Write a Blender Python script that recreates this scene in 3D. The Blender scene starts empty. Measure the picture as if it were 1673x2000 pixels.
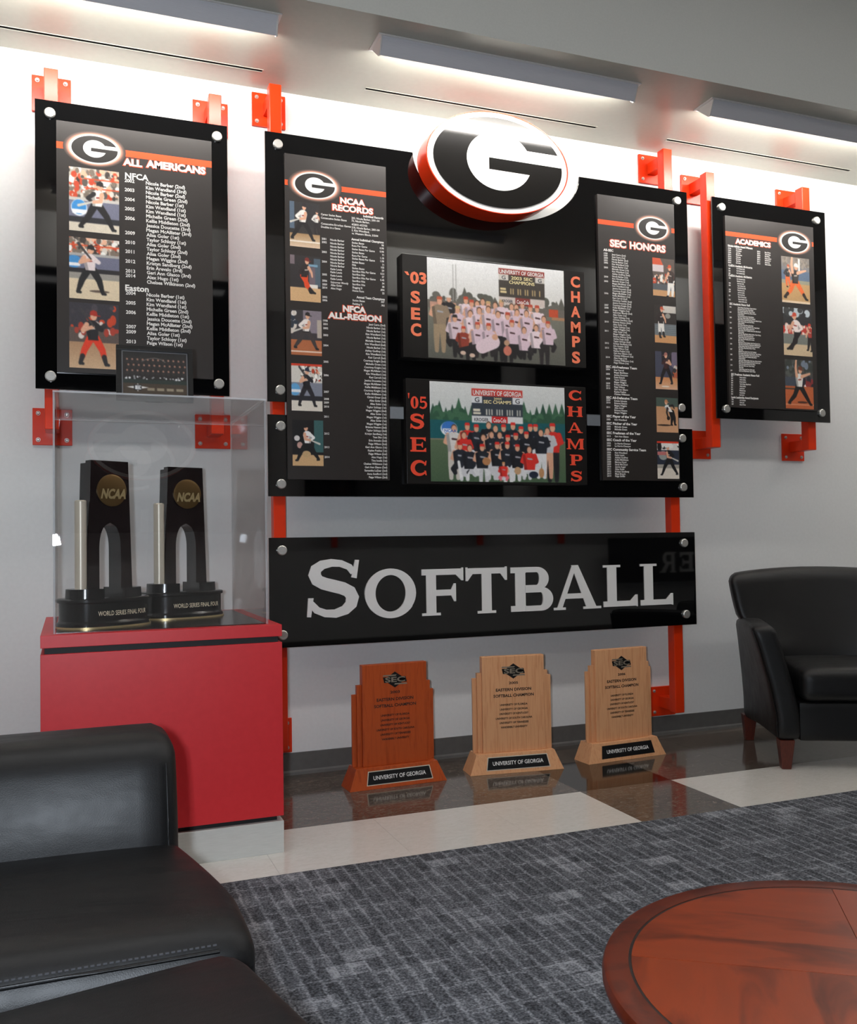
import bpy, bmesh, math, random
import numpy as np
from mathutils import Vector, Matrix

# ------------------------------------------------------------------ camera, light, exposure
scn = bpy.context.scene
COL = scn.collection
FPX = 1807.92                       # focal length in pixels of the 1673x2000 photograph
YAW, PITCH, ROLL = [math.radians(a) for a in (21.248, 1.677, -0.858)]
CAM = Vector((0.0, -4.22115, 1.07))
_fw = Vector((math.sin(YAW)*math.cos(PITCH), math.cos(YAW)*math.cos(PITCH), math.sin(PITCH)))
_r0 = Vector((math.cos(YAW), -math.sin(YAW), 0)); _u0 = _r0.cross(_fw)
_r = _r0*math.cos(ROLL)+_u0*math.sin(ROLL); _u = -_r0*math.sin(ROLL)+_u0*math.cos(ROLL)
cd = bpy.data.cameras.new('camera'); cam = bpy.data.objects.new('camera', cd); COL.objects.link(cam)
cd.sensor_fit = 'HORIZONTAL'; cd.sensor_width = 36.0; cd.lens = FPX/1673*36.0; cd.clip_start = 0.02
m = Matrix((_r, _u, -_fw)).transposed().to_4x4(); m.translation = CAM
cam.matrix_world = m
scn.camera = cam

w = bpy.data.worlds.new('world'); scn.world = w; w.use_nodes = True
w.node_tree.nodes['Background'].inputs[0].default_value = (0.9, 0.95, 1.0, 1)
w.node_tree.nodes['Background'].inputs[1].default_value = 0.0

vs = scn.view_settings
vs.view_transform = 'Standard'; vs.look = 'None'; vs.gamma = 1.0; vs.use_curve_mapping = False
vs.exposure = 0.0

WASH_W, WASH_COL = 15.0, (1.0, 0.96, 0.90)       # fluorescent wall washers over each display
ROOM_L, ROOM_COL = 9.5, (1.0, 0.98, 0.96)       # radiance of the linear lights in the high ceiling
FLASH_W, FLASH_COL = 38.0, (0.80, 0.89, 1.0)     # the photographer's flash, left of the camera

def area(name, loc, direction, sx, sy, watts, col, parent=None):
    l = bpy.data.lights.new(name, 'AREA'); l.shape = 'RECTANGLE'; l.size = sx; l.size_y = sy
    l.energy = watts; l.color = col
    o = bpy.data.objects.new(name, l); COL.objects.link(o)
    o.location = loc; o.rotation_euler = Vector(direction).to_track_quat('-Z', 'Z').to_euler()
    if parent: o.parent = parent
    return o
area('camera_flash_offscreen', (-0.088, -4.19, 1.10), (0.18, 1, 0.02), 0.05, 0.07, FLASH_W, FLASH_COL)

# ------------------------------------------------------------------ materials
MATS = {}
def lin(c):
    return tuple(((v/255)/12.92 if v/255 <= 0.04045 else ((v/255+0.055)/1.055)**2.4) for v in c)
def mat(name, rgb, rough=0.5, metal=0.0, spec=0.5, coat=0.0, coat_rough=0.05):
    if name in MATS: return MATS[name]
    m = bpy.data.materials.new(name); m.use_nodes = True
    b = m.node_tree.nodes['Principled BSDF']
    b.inputs['Base Color'].default_value = (*lin(rgb), 1)
    b.inputs['Roughness'].default_value = rough; b.inputs['Metallic'].default_value = metal
    b.inputs['Specular IOR Level'].default_value = spec
    b.inputs['Coat Weight'].default_value = coat; b.inputs['Coat Roughness'].default_value = coat_rough
    MATS[name] = m
    return m
def nd(m, t, **kw):
    n = m.node_tree.nodes.new(t)
    for k, v in kw.items():
        if k in n.inputs: n.inputs[k].default_value = v
        else: setattr(n, k, v)
    return n
def ln(m, a, ao, b, bi): m.node_tree.links.new(a.outputs[ao], b.inputs[bi])
def ramp(m, stops):
    r = nd(m, 'ShaderNodeValToRGB'); e = r.color_ramp.elements
    while len(e) < len(stops): e.new(0.5)
    for i, (p, c) in enumerate(stops):
        e[i].position = p; e[i].color = (*lin(c), 1)
    return r
def coords(m, scale=(1, 1, 1), rot=(0, 0, 0)):
    t = nd(m, 'ShaderNodeTexCoord'); mp = nd(m, 'ShaderNodeMapping')
    mp.inputs['Scale'].default_value = scale; mp.inputs['Rotation'].default_value = rot
    ln(m, t, 'Object', mp, 'Vector'); return mp
def bump(m, src, out, strength, dist):
    b = nd(m, 'ShaderNodeBump'); b.inputs['Strength'].default_value = strength; b.inputs['Distance'].default_value = dist
    ln(m, src, out, b, 'Height'); ln(m, b, 'Normal', m.node_tree.nodes['Principled BSDF'], 'Normal'); return b
def noisy(name, rgb1, rgb2, scale, rough, stretch=(1, 1, 1), bstr=0.0, bdist=0.001, detail=6, coat=0.0, lo=0.35, hi=0.65, rot=(0, 0, 0)):
    if name in MATS: return MATS[name]
    m = mat(name, rgb1, rough, coat=coat); p = m.node_tree.nodes['Principled BSDF']
    mp = coords(m, stretch, rot)
    n = nd(m, 'ShaderNodeTexNoise'); n.inputs['Scale'].default_value = scale; n.inputs['Detail'].default_value = detail
    ln(m, mp, 'Vector', n, 'Vector')
    r = ramp(m, [(lo, rgb1), (hi, rgb2)]); ln(m, n, 'Fac', r, 'Fac'); ln(m, r, 'Color', p, 'Base Color')
    if bstr: bump(m, n, 'Fac', bstr, bdist)
    return m

M_WALL = noisy('wall_paint', (224, 225, 224), (227, 228, 227), 60, 0.55, bstr=0.04, bdist=0.0006)
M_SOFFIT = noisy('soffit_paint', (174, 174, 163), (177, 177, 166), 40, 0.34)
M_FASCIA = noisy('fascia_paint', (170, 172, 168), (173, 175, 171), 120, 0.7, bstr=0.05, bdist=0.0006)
M_BASE = noisy('rubber_baseboard', (92, 90, 87), (98, 96, 93), 30, 0.45)
M_REDSTEEL = mat('red_powder_coat', (224, 54, 14), 0.28, spec=0.35)
M_REDLAM = noisy('red_laminate', (206, 36, 42), (210, 39, 45), 50, 0.42)
M_BLKGLASS = mat('black_glass', (5, 5, 6), 0.03, spec=0.75)
M_PANEL = mat('printed_panel_black', (40, 35, 33), 0.34, spec=0.6)
M_PLAQ = mat('plaque_black', (26, 24, 23), 0.25)
M_STEEL = noisy('brushed_steel', (190, 188, 182), (205, 203, 198), 300, 0.32); M_STEEL.node_tree.nodes['Principled BSDF'].inputs['Metallic'].default_value = 0.7
M_WHITE = mat('white_print', (238, 236, 232), 0.35)
M_LETTER = mat('white_letter_vinyl', (222, 221, 219), 0.4)
M_ORANGE = mat('orange_print', (238, 84, 40), 0.3)
M_SALMON = mat('salmon_print', (246, 128, 92), 0.35)
M_REDORANGE = mat('red_orange_print', (240, 78, 52), 0.35)
M_BLACK = mat('satin_black', (12, 12, 13), 0.35)
M_BLACKMATTE = mat('reveal_black', (8, 8, 9), 0.6)
M_SIGNBLACK = mat('sign_black_gloss', (22, 21, 20), 0.12)
M_SIGNWHITE = mat('sign_white_gloss', (246, 244, 240), 0.25)
M_KICK = noisy('brushed_aluminium_kick', (196, 195, 190), (204, 203, 198), 20, 0.38, stretch=(1, 1, 20))
M_SHIELD = noisy('grey_metal_shield', (206, 206, 212), (212, 212, 218), 20, 0.45, stretch=(1, 1, 40))
M_TRIM = mat('white_enamel', (226, 224, 220), 0.35)
M_SLOT = mat('slot_dark', (14, 12, 11), 0.7)
M_TROPHY = mat('black_walnut_lacquer', (30, 22, 22), 0.16)
M_TROPHYB = mat('black_lacquer', (16, 15, 17), 0.14)
M_GOLD = mat('antique_bronze', (124, 98, 62), 0.32, metal=0.8)
M_GOLDL = mat('pale_gold', (214, 190, 140), 0.3, metal=0.7)
M_CYL = mat('champagne_metal', (208, 198, 180), 0.35, metal=0.2)
M_BROWNLEG = noisy('stained_leg_wood', (92, 38, 24), (74, 28, 18), 40, 0.35, stretch=(6, 6, 1))

def leather(name, scale):
    m = mat(name, (15, 15, 16), 0.46, spec=0.38); p = m.node_tree.nodes['Principled BSDF']
    mp = coords(m)
    v = nd(m, 'ShaderNodeTexVoronoi'); v.inputs['Scale'].default_value = 420; ln(m, mp, 'Vector', v, 'Vector')
    mp2 = coords(m, (2.0, 9.0, 6.0), (0, 0, 0.12))
    n = nd(m, 'ShaderNodeTexNoise'); n.inputs['Scale'].default_value = scale; n.inputs['Detail'].default_value = 3; n.inputs['Distortion'].default_value = 0.6
    ln(m, mp2, 'Vector', n, 'Vector')
    b1 = nd(m, 'ShaderNodeBump'); b1.inputs['Strength'].default_value = 0.18; b1.inputs['Distance'].default_value = 0.0006
    ln(m, v, 'Distance', b1, 'Height')
    b2 = nd(m, 'ShaderNodeBump'); b2.inputs['Strength'].default_value = 0.35; b2.inputs['Distance'].default_value = 0.012
    ln(m, n, 'Fac', b2, 'Height'); ln(m, b1, 'Normal', b2, 'Normal'); ln(m, b2, 'Normal', p, 'Normal')
    n2 = nd(m, 'ShaderNodeTexNoise'); n2.inputs['Scale'].default_value = 14; ln(m, mp, 'Vector', n2, 'Vector')
    mr = nd(m, 'ShaderNodeMapRange'); mr.inputs['To Min'].default_value = 0.38; mr.inputs['To Max'].default_value = 0.52
    ln(m, n2, 'Fac', mr, 'Value'); ln(m, mr, 'Result', p, 'Roughness')
    return m
M_LEATHER = leather('black_leather', 1.0)
M_STITCH = mat('charcoal_thread', (70, 70, 74), 0.6)

def wood(name, dark, light, scale=6, rough=0.35, coat=0.0, rot=(0, 0, 0), stretch=(14, 14, 1.2)):
    m = mat(name, light, rough, coat=coat, spec=0.35); p = m.node_tree.nodes['Principled BSDF']
    mp = coords(m, stretch, rot)
    n = nd(m, 'ShaderNodeTexNoise'); n.inputs['Scale'].default_value = scale; n.inputs['Detail'].default_value = 8; n.inputs['Distortion'].default_value = 0.8
    ln(m, mp, 'Vector', n, 'Vector')
    r = ramp(m, [(0.3, dark), (0.52, light), (0.75, tuple(int(a*0.85+b*0.15) for a, b in zip(light, dark)))])
    ln(m, n, 'Fac', r, 'Fac'); ln(m, r, 'Color', p, 'Base Color'); bump(m, n, 'Fac', 0.08, 0.0008)
    return m
M_CHERRY = wood('cherry_stain_wood', (158, 64, 24), (178, 78, 32))
M_OAK = wood('pale_oak', (204, 142, 98), (219, 163, 118), scale=9, stretch=(18, 18, 0.8))
M_TABLE = wood('mahogany_veneer', (84, 27, 7), (138, 52, 16), scale=2.4, rough=0.3, coat=0.0, stretch=(6.5, 2.0, 1))
M_TABLERIM = wood('mahogany_rim', (66, 22, 10), (98, 35, 14), scale=4, rough=0.34, coat=0.0, stretch=(4, 4, 4))
M_DARKWOOD = mat('near_black_wood', (24, 18, 17), 0.35)

def tile_mat(name, c1, c2, c3, rough):
    m = mat(name, c1, rough); p = m.node_tree.nodes['Principled BSDF']
    g = nd(m, 'ShaderNodeNewGeometry')
    mp = nd(m, 'ShaderNodeMapping'); mp.inputs['Scale'].default_value = (1, 2.4, 1); ln(m, g, 'Position', mp, 'Vector')
    n = nd(m, 'ShaderNodeTexNoise'); n.inputs['Scale'].default_value = 26; n.inputs['Detail'].default_value = 9; n.inputs['Roughness'].default_value = 0.7; n.inputs['Distortion'].default_value = 1.5
    ln(m, mp, 'Vector', n, 'Vector')
    r = ramp(m, [(0.3, c1), (0.5, c2), (0.72, c3)]); ln(m, n, 'Fac', r, 'Fac'); ln(m, r, 'Color', p, 'Base Color')
    n2 = nd(m, 'ShaderNodeTexNoise'); n2.inputs['Scale'].default_value = 5; ln(m, g, 'Position', n2, 'Vector')
    bump(m, n2, 'Fac', 0.05, 0.003)
    return m
M_TILED = tile_mat('dark_marbled_vinyl', (50, 44, 39), (88, 79, 71), (128, 116, 106), 0.1)
M_TILEX = tile_mat('darkest_marbled_vinyl', (12, 10, 9), (24, 21, 19), (52, 46, 40), 0.09)
M_TILEW = tile_mat('cream_marbled_vinyl', (208, 205, 197), (218, 215, 208), (225, 223, 218), 0.12)
M_GROUT = mat('floor_slab', (60, 55, 50), 0.7)

def carpet_mat():
    m = mat('grey_patterned_carpet', (84, 86, 90), 0.95, spec=0.15); p = m.node_tree.nodes['Principled BSDF']
    g = nd(m, 'ShaderNodeNewGeometry'); sp = nd(m, 'ShaderNodeSeparateXYZ'); ln(m, g, 'Position', sp, 'Vector')
    # ribs that run away from the display wall, jittered
    mpn = nd(m, 'ShaderNodeMapping'); mpn.inputs['Scale'].default_value = (44, 6.0, 1); ln(m, g, 'Position', mpn, 'Vector')
    rib = nd(m, 'ShaderNodeTexNoise'); rib.inputs['Scale'].default_value = 1.0; rib.inputs['Detail'].default_value = 1.2; ln(m, mpn, 'Vector', rib, 'Vector')
    # paler woven patches and thin cross lines, laid out in staggered courses
    def courses(bw, rh, off, loc, bias, mort):
        mpb = nd(m, 'ShaderNodeMapping'); mpb.inputs['Location'].default_value = loc; ln(m, g, 'Position', mpb, 'Vector')
        br = nd(m, 'ShaderNodeTexBrick'); br.inputs['Scale'].default_value = 1.0; br.inputs['Brick Width'].default_value = bw; br.inputs['Row Height'].default_value = rh
        br.inputs['Mortar Size'].default_value = mort; br.inputs['Mortar Smooth'].default_value = 0.5; br.inputs['Bias'].default_value = bias
        br.inputs['Color1'].default_value = (0, 0, 0, 1); br.inputs['Color2'].default_value = (1, 1, 1, 1); br.inputs['Mortar'].default_value = (0, 0, 0, 1)
        br.offset = off; br.offset_frequency = 2
        ln(m, mpb, 'Vector', br, 'Vector'); w_ = nd(m, 'ShaderNodeRGBToBW'); ln(m, br, 'Color', w_, 'Color')
        p_ = nd(m, 'ShaderNodeMath', operation='POWER'); ln(m, w_, 'Val', p_, 0); p_.inputs[1].default_value = 7.0
        return p_, br
    p1, b1 = courses(.11, .068, .41, (.07, .03, 0), 0.0, .004)
    p2, b2 = courses(.31, .135, .37, (.2, .11, 0), 0.0, .0035)
    # dark bars between paler ribs that run towards the display wall
    mpr = nd(m, 'ShaderNodeMapping'); mpr.inputs['Rotation'].default_value = (0, 0, math.pi/2); ln(m, g, 'Position', mpr, 'Vector')
    wob = nd(m, 'ShaderNodeTexNoise'); wob.inputs['Scale'].default_value = 60; ln(m, g, 'Position', wob, 'Vector')
    wm = nd(m, 'ShaderNodeVectorMath', operation='MULTIPLY_ADD'); ln(m, wob, 'Color', wm, 0); wm.inputs[1].default_value = (.02, .016, 0); ln(m, mpr, 'Vector', wm, 2)
    bar = nd(m, 'ShaderNodeTexBrick'); bar.inputs['Scale'].default_value = 1.0; bar.inputs['Brick Width'].default_value = .135; bar.inputs['Row Height'].default_value = .044
    bar.inputs['Mortar Size'].default_value = .0085; bar.inputs['Mortar Smooth'].default_value = .9; bar.offset = .43; bar.offset_frequency = 3
    bar.inputs['Color1'].default_value = (.0, .0, .0, 1); bar.inputs['Color2'].default_value = (.16, .16, .16, 1); bar.inputs['Mortar'].default_value = (.42, .42, .42, 1)
    ln(m, wm, 'Vector', bar, 'Vector'); bw_ = nd(m, 'ShaderNodeRGBToBW'); ln(m, bar, 'Color', bw_, 'Color')
    pile = nd(m, 'ShaderNodeTexNoise'); pile.inputs['Scale'].default_value = 170; pile.inputs['Detail'].default_value = 3; ln(m, g, 'Position', pile, 'Vector')
    a0 = nd(m, 'ShaderNodeMath', operation='MULTIPLY_ADD'); ln(m, rib, 'Fac', a0, 0); a0.inputs[1].default_value = 0.34; a0.inputs[2].default_value = -0.02
    a1 = nd(m, 'ShaderNodeMath', operation='MULTIPLY_ADD'); ln(m, bw_, 'Val', a1, 0); a1.inputs[1].default_value = 0.62; ln(m, a0, 'Value', a1, 2)
    a2 = nd(m, 'ShaderNodeMath', operation='MULTIPLY_ADD'); ln(m, p1, 'Value', a2, 0); a2.inputs[1].default_value = 0.24; ln(m, a1, 'Value', a2, 2)
    a25 = nd(m, 'ShaderNodeMath', operation='MULTIPLY_ADD'); ln(m, b2, 'Fac', a25, 0); a25.inputs[1].default_value = 0.16; ln(m, a2, 'Value', a25, 2)
    a3 = nd(m, 'ShaderNodeMath', operation='MULTIPLY_ADD'); ln(m, pile, 'Fac', a3, 0); a3.inputs[1].default_value = 1.15; ln(m, a25, 'Value', a3, 2)
    a4 = nd(m, 'ShaderNodeMath', operation='SUBTRACT'); ln(m, a3, 'Value', a4, 0); a4.inputs[1].default_value = 0.40
    r = ramp(m, [(0.2, (50, 52, 56)), (0.5, (98, 101, 107)), (0.85, (156, 159, 165))]); ln(m, a4, 'Value', r, 'Fac'); ln(m, r, 'Color', p, 'Base Color')
    bump(m, pile, 'Fac', 0.9, 0.004)
    return m
M_CARPET = carpet_mat()

def thin_acrylic():
    m = bpy.data.materials.new('clear_acrylic'); m.use_nodes = True; nt = m.node_tree; nt.nodes.clear()
    o = nd(m, 'ShaderNodeOutputMaterial'); mx = nd(m, 'ShaderNodeMixShader'); t = nd(m, 'ShaderNodeBsdfTransparent'); g = nd(m, 'ShaderNodeBsdfGlossy')
    t.inputs['Color'].default_value = (0.985, 0.988, 0.99, 1); g.inputs['Roughness'].default_value = 0.004
    f = nd(m, 'ShaderNodeFresnel'); ge = nd(m, 'ShaderNodeNewGeometry')
    ir = nd(m, 'ShaderNodeMapRange'); ir.inputs['To Min'].default_value = 1.49; ir.inputs['To Max'].default_value = 1/1.49   # same reflectance from either face
    ln(m, ge, 'Backfacing', ir, 'Value'); ln(m, ir, 'Result', f, 'IOR')
    ln(m, f, 'Fac', mx, 'Fac'); nt.links.new(t.outputs[0], mx.inputs[1]); nt.links.new(g.outputs[0], mx.inputs[2]); nt.links.new(mx.outputs[0], o.inputs['Surface'])
    return m
def frosted_edge():
    m = bpy.data.materials.new('acrylic_edge'); m.use_nodes = True; nt = m.node_tree; nt.nodes.clear()
    o = nd(m, 'ShaderNodeOutputMaterial'); mx = nd(m, 'ShaderNodeMixShader'); t = nd(m, 'ShaderNodeBsdfTransparent'); g = nd(m, 'ShaderNodeBsdfGlossy'); d = nd(m, 'ShaderNodeBsdfDiffuse')
    d.inputs['Color'].default_value = (0.85, 0.87, 0.9, 1); mx.inputs[0].default_value = 0.45
    nt.links.new(t.outputs[0], mx.inputs[1]); nt.links.new(d.outputs[0], mx.inputs[2]); nt.links.new(mx.outputs[0], o.inputs['Surface'])
    return m
M_ACRYL = thin_acrylic(); M_EDGE = frosted_edge()

def print_mat():
    m = mat('photo_print', (128, 128, 128), 0.34, spec=0.6); a = nd(m, 'ShaderNodeVertexColor'); a.layer_name = 'Col'
    ln(m, a, 'Color', m.node_tree.nodes['Principled BSDF'], 'Base Color'); return m
M_PRINT = print_mat()
def lamp_mat():
    m = mat('lit_lamp', (255, 250, 240), 0.5); p = m.node_tree.nodes['Principled BSDF']
    p.inputs['Emission Color'].default_value = (*WASH_COL, 1); p.inputs['Emission Strength'].default_value = 4; return m
M_LAMP = lamp_mat()
def diffuser_mat():
    m = mat('lit_diffuser', (250, 248, 242), 0.5); p = m.node_tree.nodes['Principled BSDF']
    p.inputs['Emission Color'].default_value = (*ROOM_COL, 1); p.inputs['Emission Strength'].default_value = ROOM_L; return m
M_DIFF = diffuser_mat()

# ------------------------------------------------------------------ mesh helpers
class MB:
    def __init__(s): s.v = []; s.f = []; s.mi = []; s.cur = 0
    def add(s, vs, fs):
        n = len(s.v); s.v += [tuple(p) for p in vs]; s.f += [tuple(i+n for i in f) for f in fs]; s.mi += [s.cur]*len(fs); return s
    def box(s, x0, x1, y0, y1, z0, z1):
        return s.add([(x, y, z) for x in (x0, x1) for y in (y0, y1) for z in (z0, z1)],
                     [(0, 1, 3, 2), (4, 6, 7, 5), (0, 4, 5, 1), (2, 3, 7, 6), (0, 2, 6, 4), (1, 5, 7, 3)])
    def prism(s, poly, y0, y1):                     # polygon in X,Z pushed along Y
        n = len(poly)
        vs = [(x, y0, z) for x, z in poly]+[(x, y1, z) for x, z in poly]
        return s.add(vs, [tuple(range(n)), tuple(range(2*n-1, n-1, -1))]+[(i, i+n, (i+1) % n+n, (i+1) % n) for i in range(n)])
    def prismz(s, poly, z0, z1, poly2=None):        # polygon in X,Y pushed along Z
        n = len(poly); p2 = poly2 or poly
        vs = [(x, y, z0) for x, y in poly]+[(x, y, z1) for x, y in p2]
        return s.add(vs, [tuple(range(n-1, -1, -1)), tuple(range(n, 2*n))]+[(i, (i+1) % n, (i+1) % n+n, i+n) for i in range(n)])
    def prismx(s, poly, x0, x1):                    # polygon in Y,Z pushed along X
        n = len(poly)
        vs = [(x0, y, z) for y, z in poly]+[(x1, y, z) for y, z in poly]
        return s.add(vs, [tuple(range(n)), tuple(range(2*n-1, n-1, -1))]+[(i, i+n, (i+1) % n+n, (i+1) % n) for i in range(n)])
    def cyl(s, c, r, h, axis='y', n=24, r2=None):
        r2 = r if r2 is None else r2; vs = []
        for k, (rr, t) in enumerate(((r, 0), (r2, h))):
            for i in range(n):
                a = 2*math.pi*i/n; p, q = rr*math.cos(a), rr*math.sin(a)
                d = {'y': (p, t, q), 'z': (p, q, t), 'x': (t, p, q)}[axis]
                vs.append(tuple(c[j]+d[j] for j in range(3)))
        return s.add(vs, [tuple(range(n)), tuple(range(2*n-1, n-1, -1))]+[(i, i+n, (i+1) % n+n, (i+1) % n) for i in range(n)])
    def lathe(s, prof, c=(0, 0, 0), n=64):
        vs = []; fs = []
        for (r, z) in prof:
            for i in range(n):
                a = 2*math.pi*i/n; vs.append((c[0]+r*math.cos(a), c[1]+r*math.sin(a), c[2]+z))
        for k in range(len(prof)-1):
            for i in range(n):
                j = (i+1) % n; fs.append((k*n+i, k*n+j, (k+1)*n+j, (k+1)*n+i))
        fs.append(tuple(range(n-1, -1, -1))); fs.append(tuple((len(prof)-1)*n+i for i in range(n)))
        return s.add(vs, fs)
    def tube(s, pts, r, n=8):
        vs = []; fs = []; P = [Vector(p) for p in pts]
        for k, p in enumerate(P):
            d = (P[min(k+1, len(P)-1)]-P[max(k-1, 0)]).normalized()
            a = d.cross(Vector((0, 0, 1)));
            if a.length < 1e-4: a = Vector((1, 0, 0))
            a.normalize(); b = d.cross(a)
            for i in range(n):
                t = 2*math.pi*i/n; vs.append(tuple(p+a*r*math.cos(t)+b*r*math.sin(t)))
        for k in range(len(P)-1):
            for i in range(n):
                j = (i+1) % n; fs.append((k*n+i, k*n+j, (k+1)*n+j, (k+1)*n+i))
        fs.append(tuple(range(n))); fs.append(tuple((len(P)-1)*n+i for i in range(n)))
        return s.add(vs, fs)
    def rbox(s, x0, x1, y0, y1, z0, z1, r, n=10, fn=None):
        """rounded, evenly subdivided box; fn bends the points"""
        bm = bmesh.new(); bmesh.ops.create_cube(bm, size=2.0)
        bmesh.ops.subdivide_edges(bm, edges=bm.edges[:], cuts=n, use_grid_fill=True)
        rr = r if isinstance(r, tuple) else (r, r, r)
        lo = (x0, y0, z0); hi = (x1, y1, z1)
        def warp(t):                                   # crowd the grid towards the edges
            return math.copysign(1-(1-abs(t))**1.7, t)
        for v in bm.verts:
            p = [lo[i]+(hi[i]-lo[i])*(warp(v.co[i])*0.5+0.5) for i in range(3)]
            q = [min(max(p[i], lo[i]+rr[i]), hi[i]-rr[i]) for i in range(3)]
            d = [(p[i]-q[i])/max(rr[i], 1e-6) for i in range(3)]; L = math.sqrt(sum(t*t for t in d))
            if L > 1e-6: p = [q[i]+d[i]/L*rr[i] for i in range(3)]
            if fn: p = fn(*p)
            v.co = p
        bm.verts.index_update()
        s.add([v.co[:] for v in bm.verts], [tuple(v.index for v in f.verts) for f in bm.faces]); bm.free(); return s
    def xform(s, M):
        s.v = [tuple(M @ Vector(p)) for p in s.v]; return s

def mesh_obj(name, mb, mats, parent=None, smooth=None, off=None, bevel=0.0):
    me = bpy.data.meshes.new(name)
    vs = mb.v
    if off is not None: vs = [(p[0]-off[0], p[1]-off[1], p[2]-off[2]) for p in vs]
    me.from_pydata(vs, [], mb.f)
    if not isinstance(mats, (list, tuple)): mats = [mats]
    for q in mats: me.materials.append(q)
    if len(mats) > 1: me.polygons.foreach_set('material_index', mb.mi)
    bm = bmesh.new(); bm.from_mesh(me); bmesh.ops.recalc_face_normals(bm, faces=bm.faces[:]); bm.to_mesh(me); bm.free()
    if smooth is not None:
        me.polygons.foreach_set('use_smooth', [True]*len(me.polygons)); me.set_sharp_from_angle(angle=math.radians(smooth))
    me.update()
    o = bpy.data.objects.new(name, me); COL.objects.link(o)
    if parent: o.parent = parent
    if bevel:
        bv = o.modifiers.new('bevel', 'BEVEL'); bv.width = bevel; bv.segments = 2; bv.limit_method = 'ANGLE'; bv.angle_limit = math.radians(40)
    return o
def tag(o, label, cat, group=None):
    o['label'] = label; o['category'] = cat
    if group: o['group'] = group
    return o
def thing(name, label, cat, loc=(0, 0, 0), rotz=0.0, group=None):
    o = bpy.data.objects.new(name, None); COL.objects.link(o); o.empty_display_size = 0.05
    o.location = loc; o.rotation_euler = (0, 0, rotz); return tag(o, label, cat, group)
def struct(name, mb, m, **k):
    o = mesh_obj(name, mb, m, **k); o['kind'] = 'structure'; return o
def wpart(name, mb, m, root, parent=None, **k):        # part given in world coordinates under an unrotated root
    return mesh_obj(name, mb, m, parent=parent or root, off=root.location, **k)

# ------------------------------------------------------------------ pixels to places on wall-parallel planes
def ray(x, y): return _fw+_r*((x-836.5)/FPX)-_u*((y-1000)/FPX)
def on_y(x, y, Y):
    d = ray(x, y); t = (Y-CAM.y)/d.y; p = CAM+d*t; return p.x, p.z
def homog(src, dst):
    A = []; b = []
    for (x, y), (u, v) in zip(src, dst):
        A += [[x, y, 1, 0, 0, 0, -u*x, -u*y], [0, 0, 0, x, y, 1, -v*x, -v*y]]; b += [u, v]
    h = np.linalg.solve(np.array(A, float), np.array(b, float)); return np.append(h, 1).reshape(3, 3)
class Pan:
    """a flat rectangular panel: its four corners in the photograph and its rectangle in the place"""
    def __init__(s, quad, Y, rect=None):
        if rect is None:
            p = [on_y(*q, Y) for q in quad]
            rect = ((p[0][0]+p[3][0])/2, (p[1][0]+p[2][0])/2, (p[2][1]+p[3][1])/2, (p[0][1]+p[1][1])/2)
        s.x0, s.x1, s.z0, s.z1 = rect; s.Y = Y
        s.H = homog(quad, [(s.x0, s.z1), (s.x1, s.z1), (s.x1, s.z0), (s.x0, s.z0)])
    def at(s, x, y):
        q = s.H @ np.array([x, y, 1.0]); return q[0]/q[2], q[1]/q[2]

# ------------------------------------------------------------------ lettering
_tc = {}
def text_geo(body, off=0.0, res=2):
    k = (body, off, res)
    if k in _tc: return _tc[k]
    c = bpy.data.curves.new('t', 'FONT'); c.body = body; c.size = 1.0; c.resolution_u = res; c.offset = off; c.fill_mode = 'FRONT'
    o = bpy.data.objects.new('t', c); COL.objects.link(o)
    dg = bpy.context.evaluated_depsgraph_get(); e = o.evaluated_get(dg); me = e.to_mesh()
    V = np.empty(len(me.vertices)*3); me.vertices.foreach_get('co', V); V = V.reshape(-1, 3)[:, :2].copy()
    F = [tuple(p.vertices) for p in me.polygons]; e.to_mesh_clear()
    bpy.data.objects.remove(o); bpy.data.curves.remove(c)
    _tc[k] = (V, F); return V, F
def _cap():
    V, F = text_geo('H'); return V[:, 1].max()
CAP = None
def put_text(mb, body, x, z, cap, Y, xs=1.0, align='L', off=0.0, width=None):
    """adds one line; z is the middle of the capitals, cap their height"""
    global CAP
    if CAP is None: CAP = _cap()
    V, F = text_geo(body, off)
    if not len(V): return
    k = cap/CAP; X = V[:, 0]*k*xs; Z = (V[:, 1]-CAP/2)*k
    if width: X = (X-X.min())/max(X.max()-X.min(), 1e-6)*width
    if align == 'R': X = X-X.max()
    elif align == 'C': X = X-(X.max()+X.min())/2
    else: X = X-X.min()
    mb.add([(x+a, Y, z+b) for a, b in zip(X, Z)], F)
def fit_text(mb, body, x0, x1, z0, z1, Y, off=0.0):
    V, F = text_geo(body, off, 3); X = V[:, 0]; Z = V[:, 1]
    X = x0+(X-X.min())/(X.max()-X.min())*(x1-x0); Z = z0+(Z-Z.min())/(Z.max()-Z.min())*(z1-z0)
    mb.add([(a, Y, b) for a, b in zip(X, Z)], F)

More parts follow.
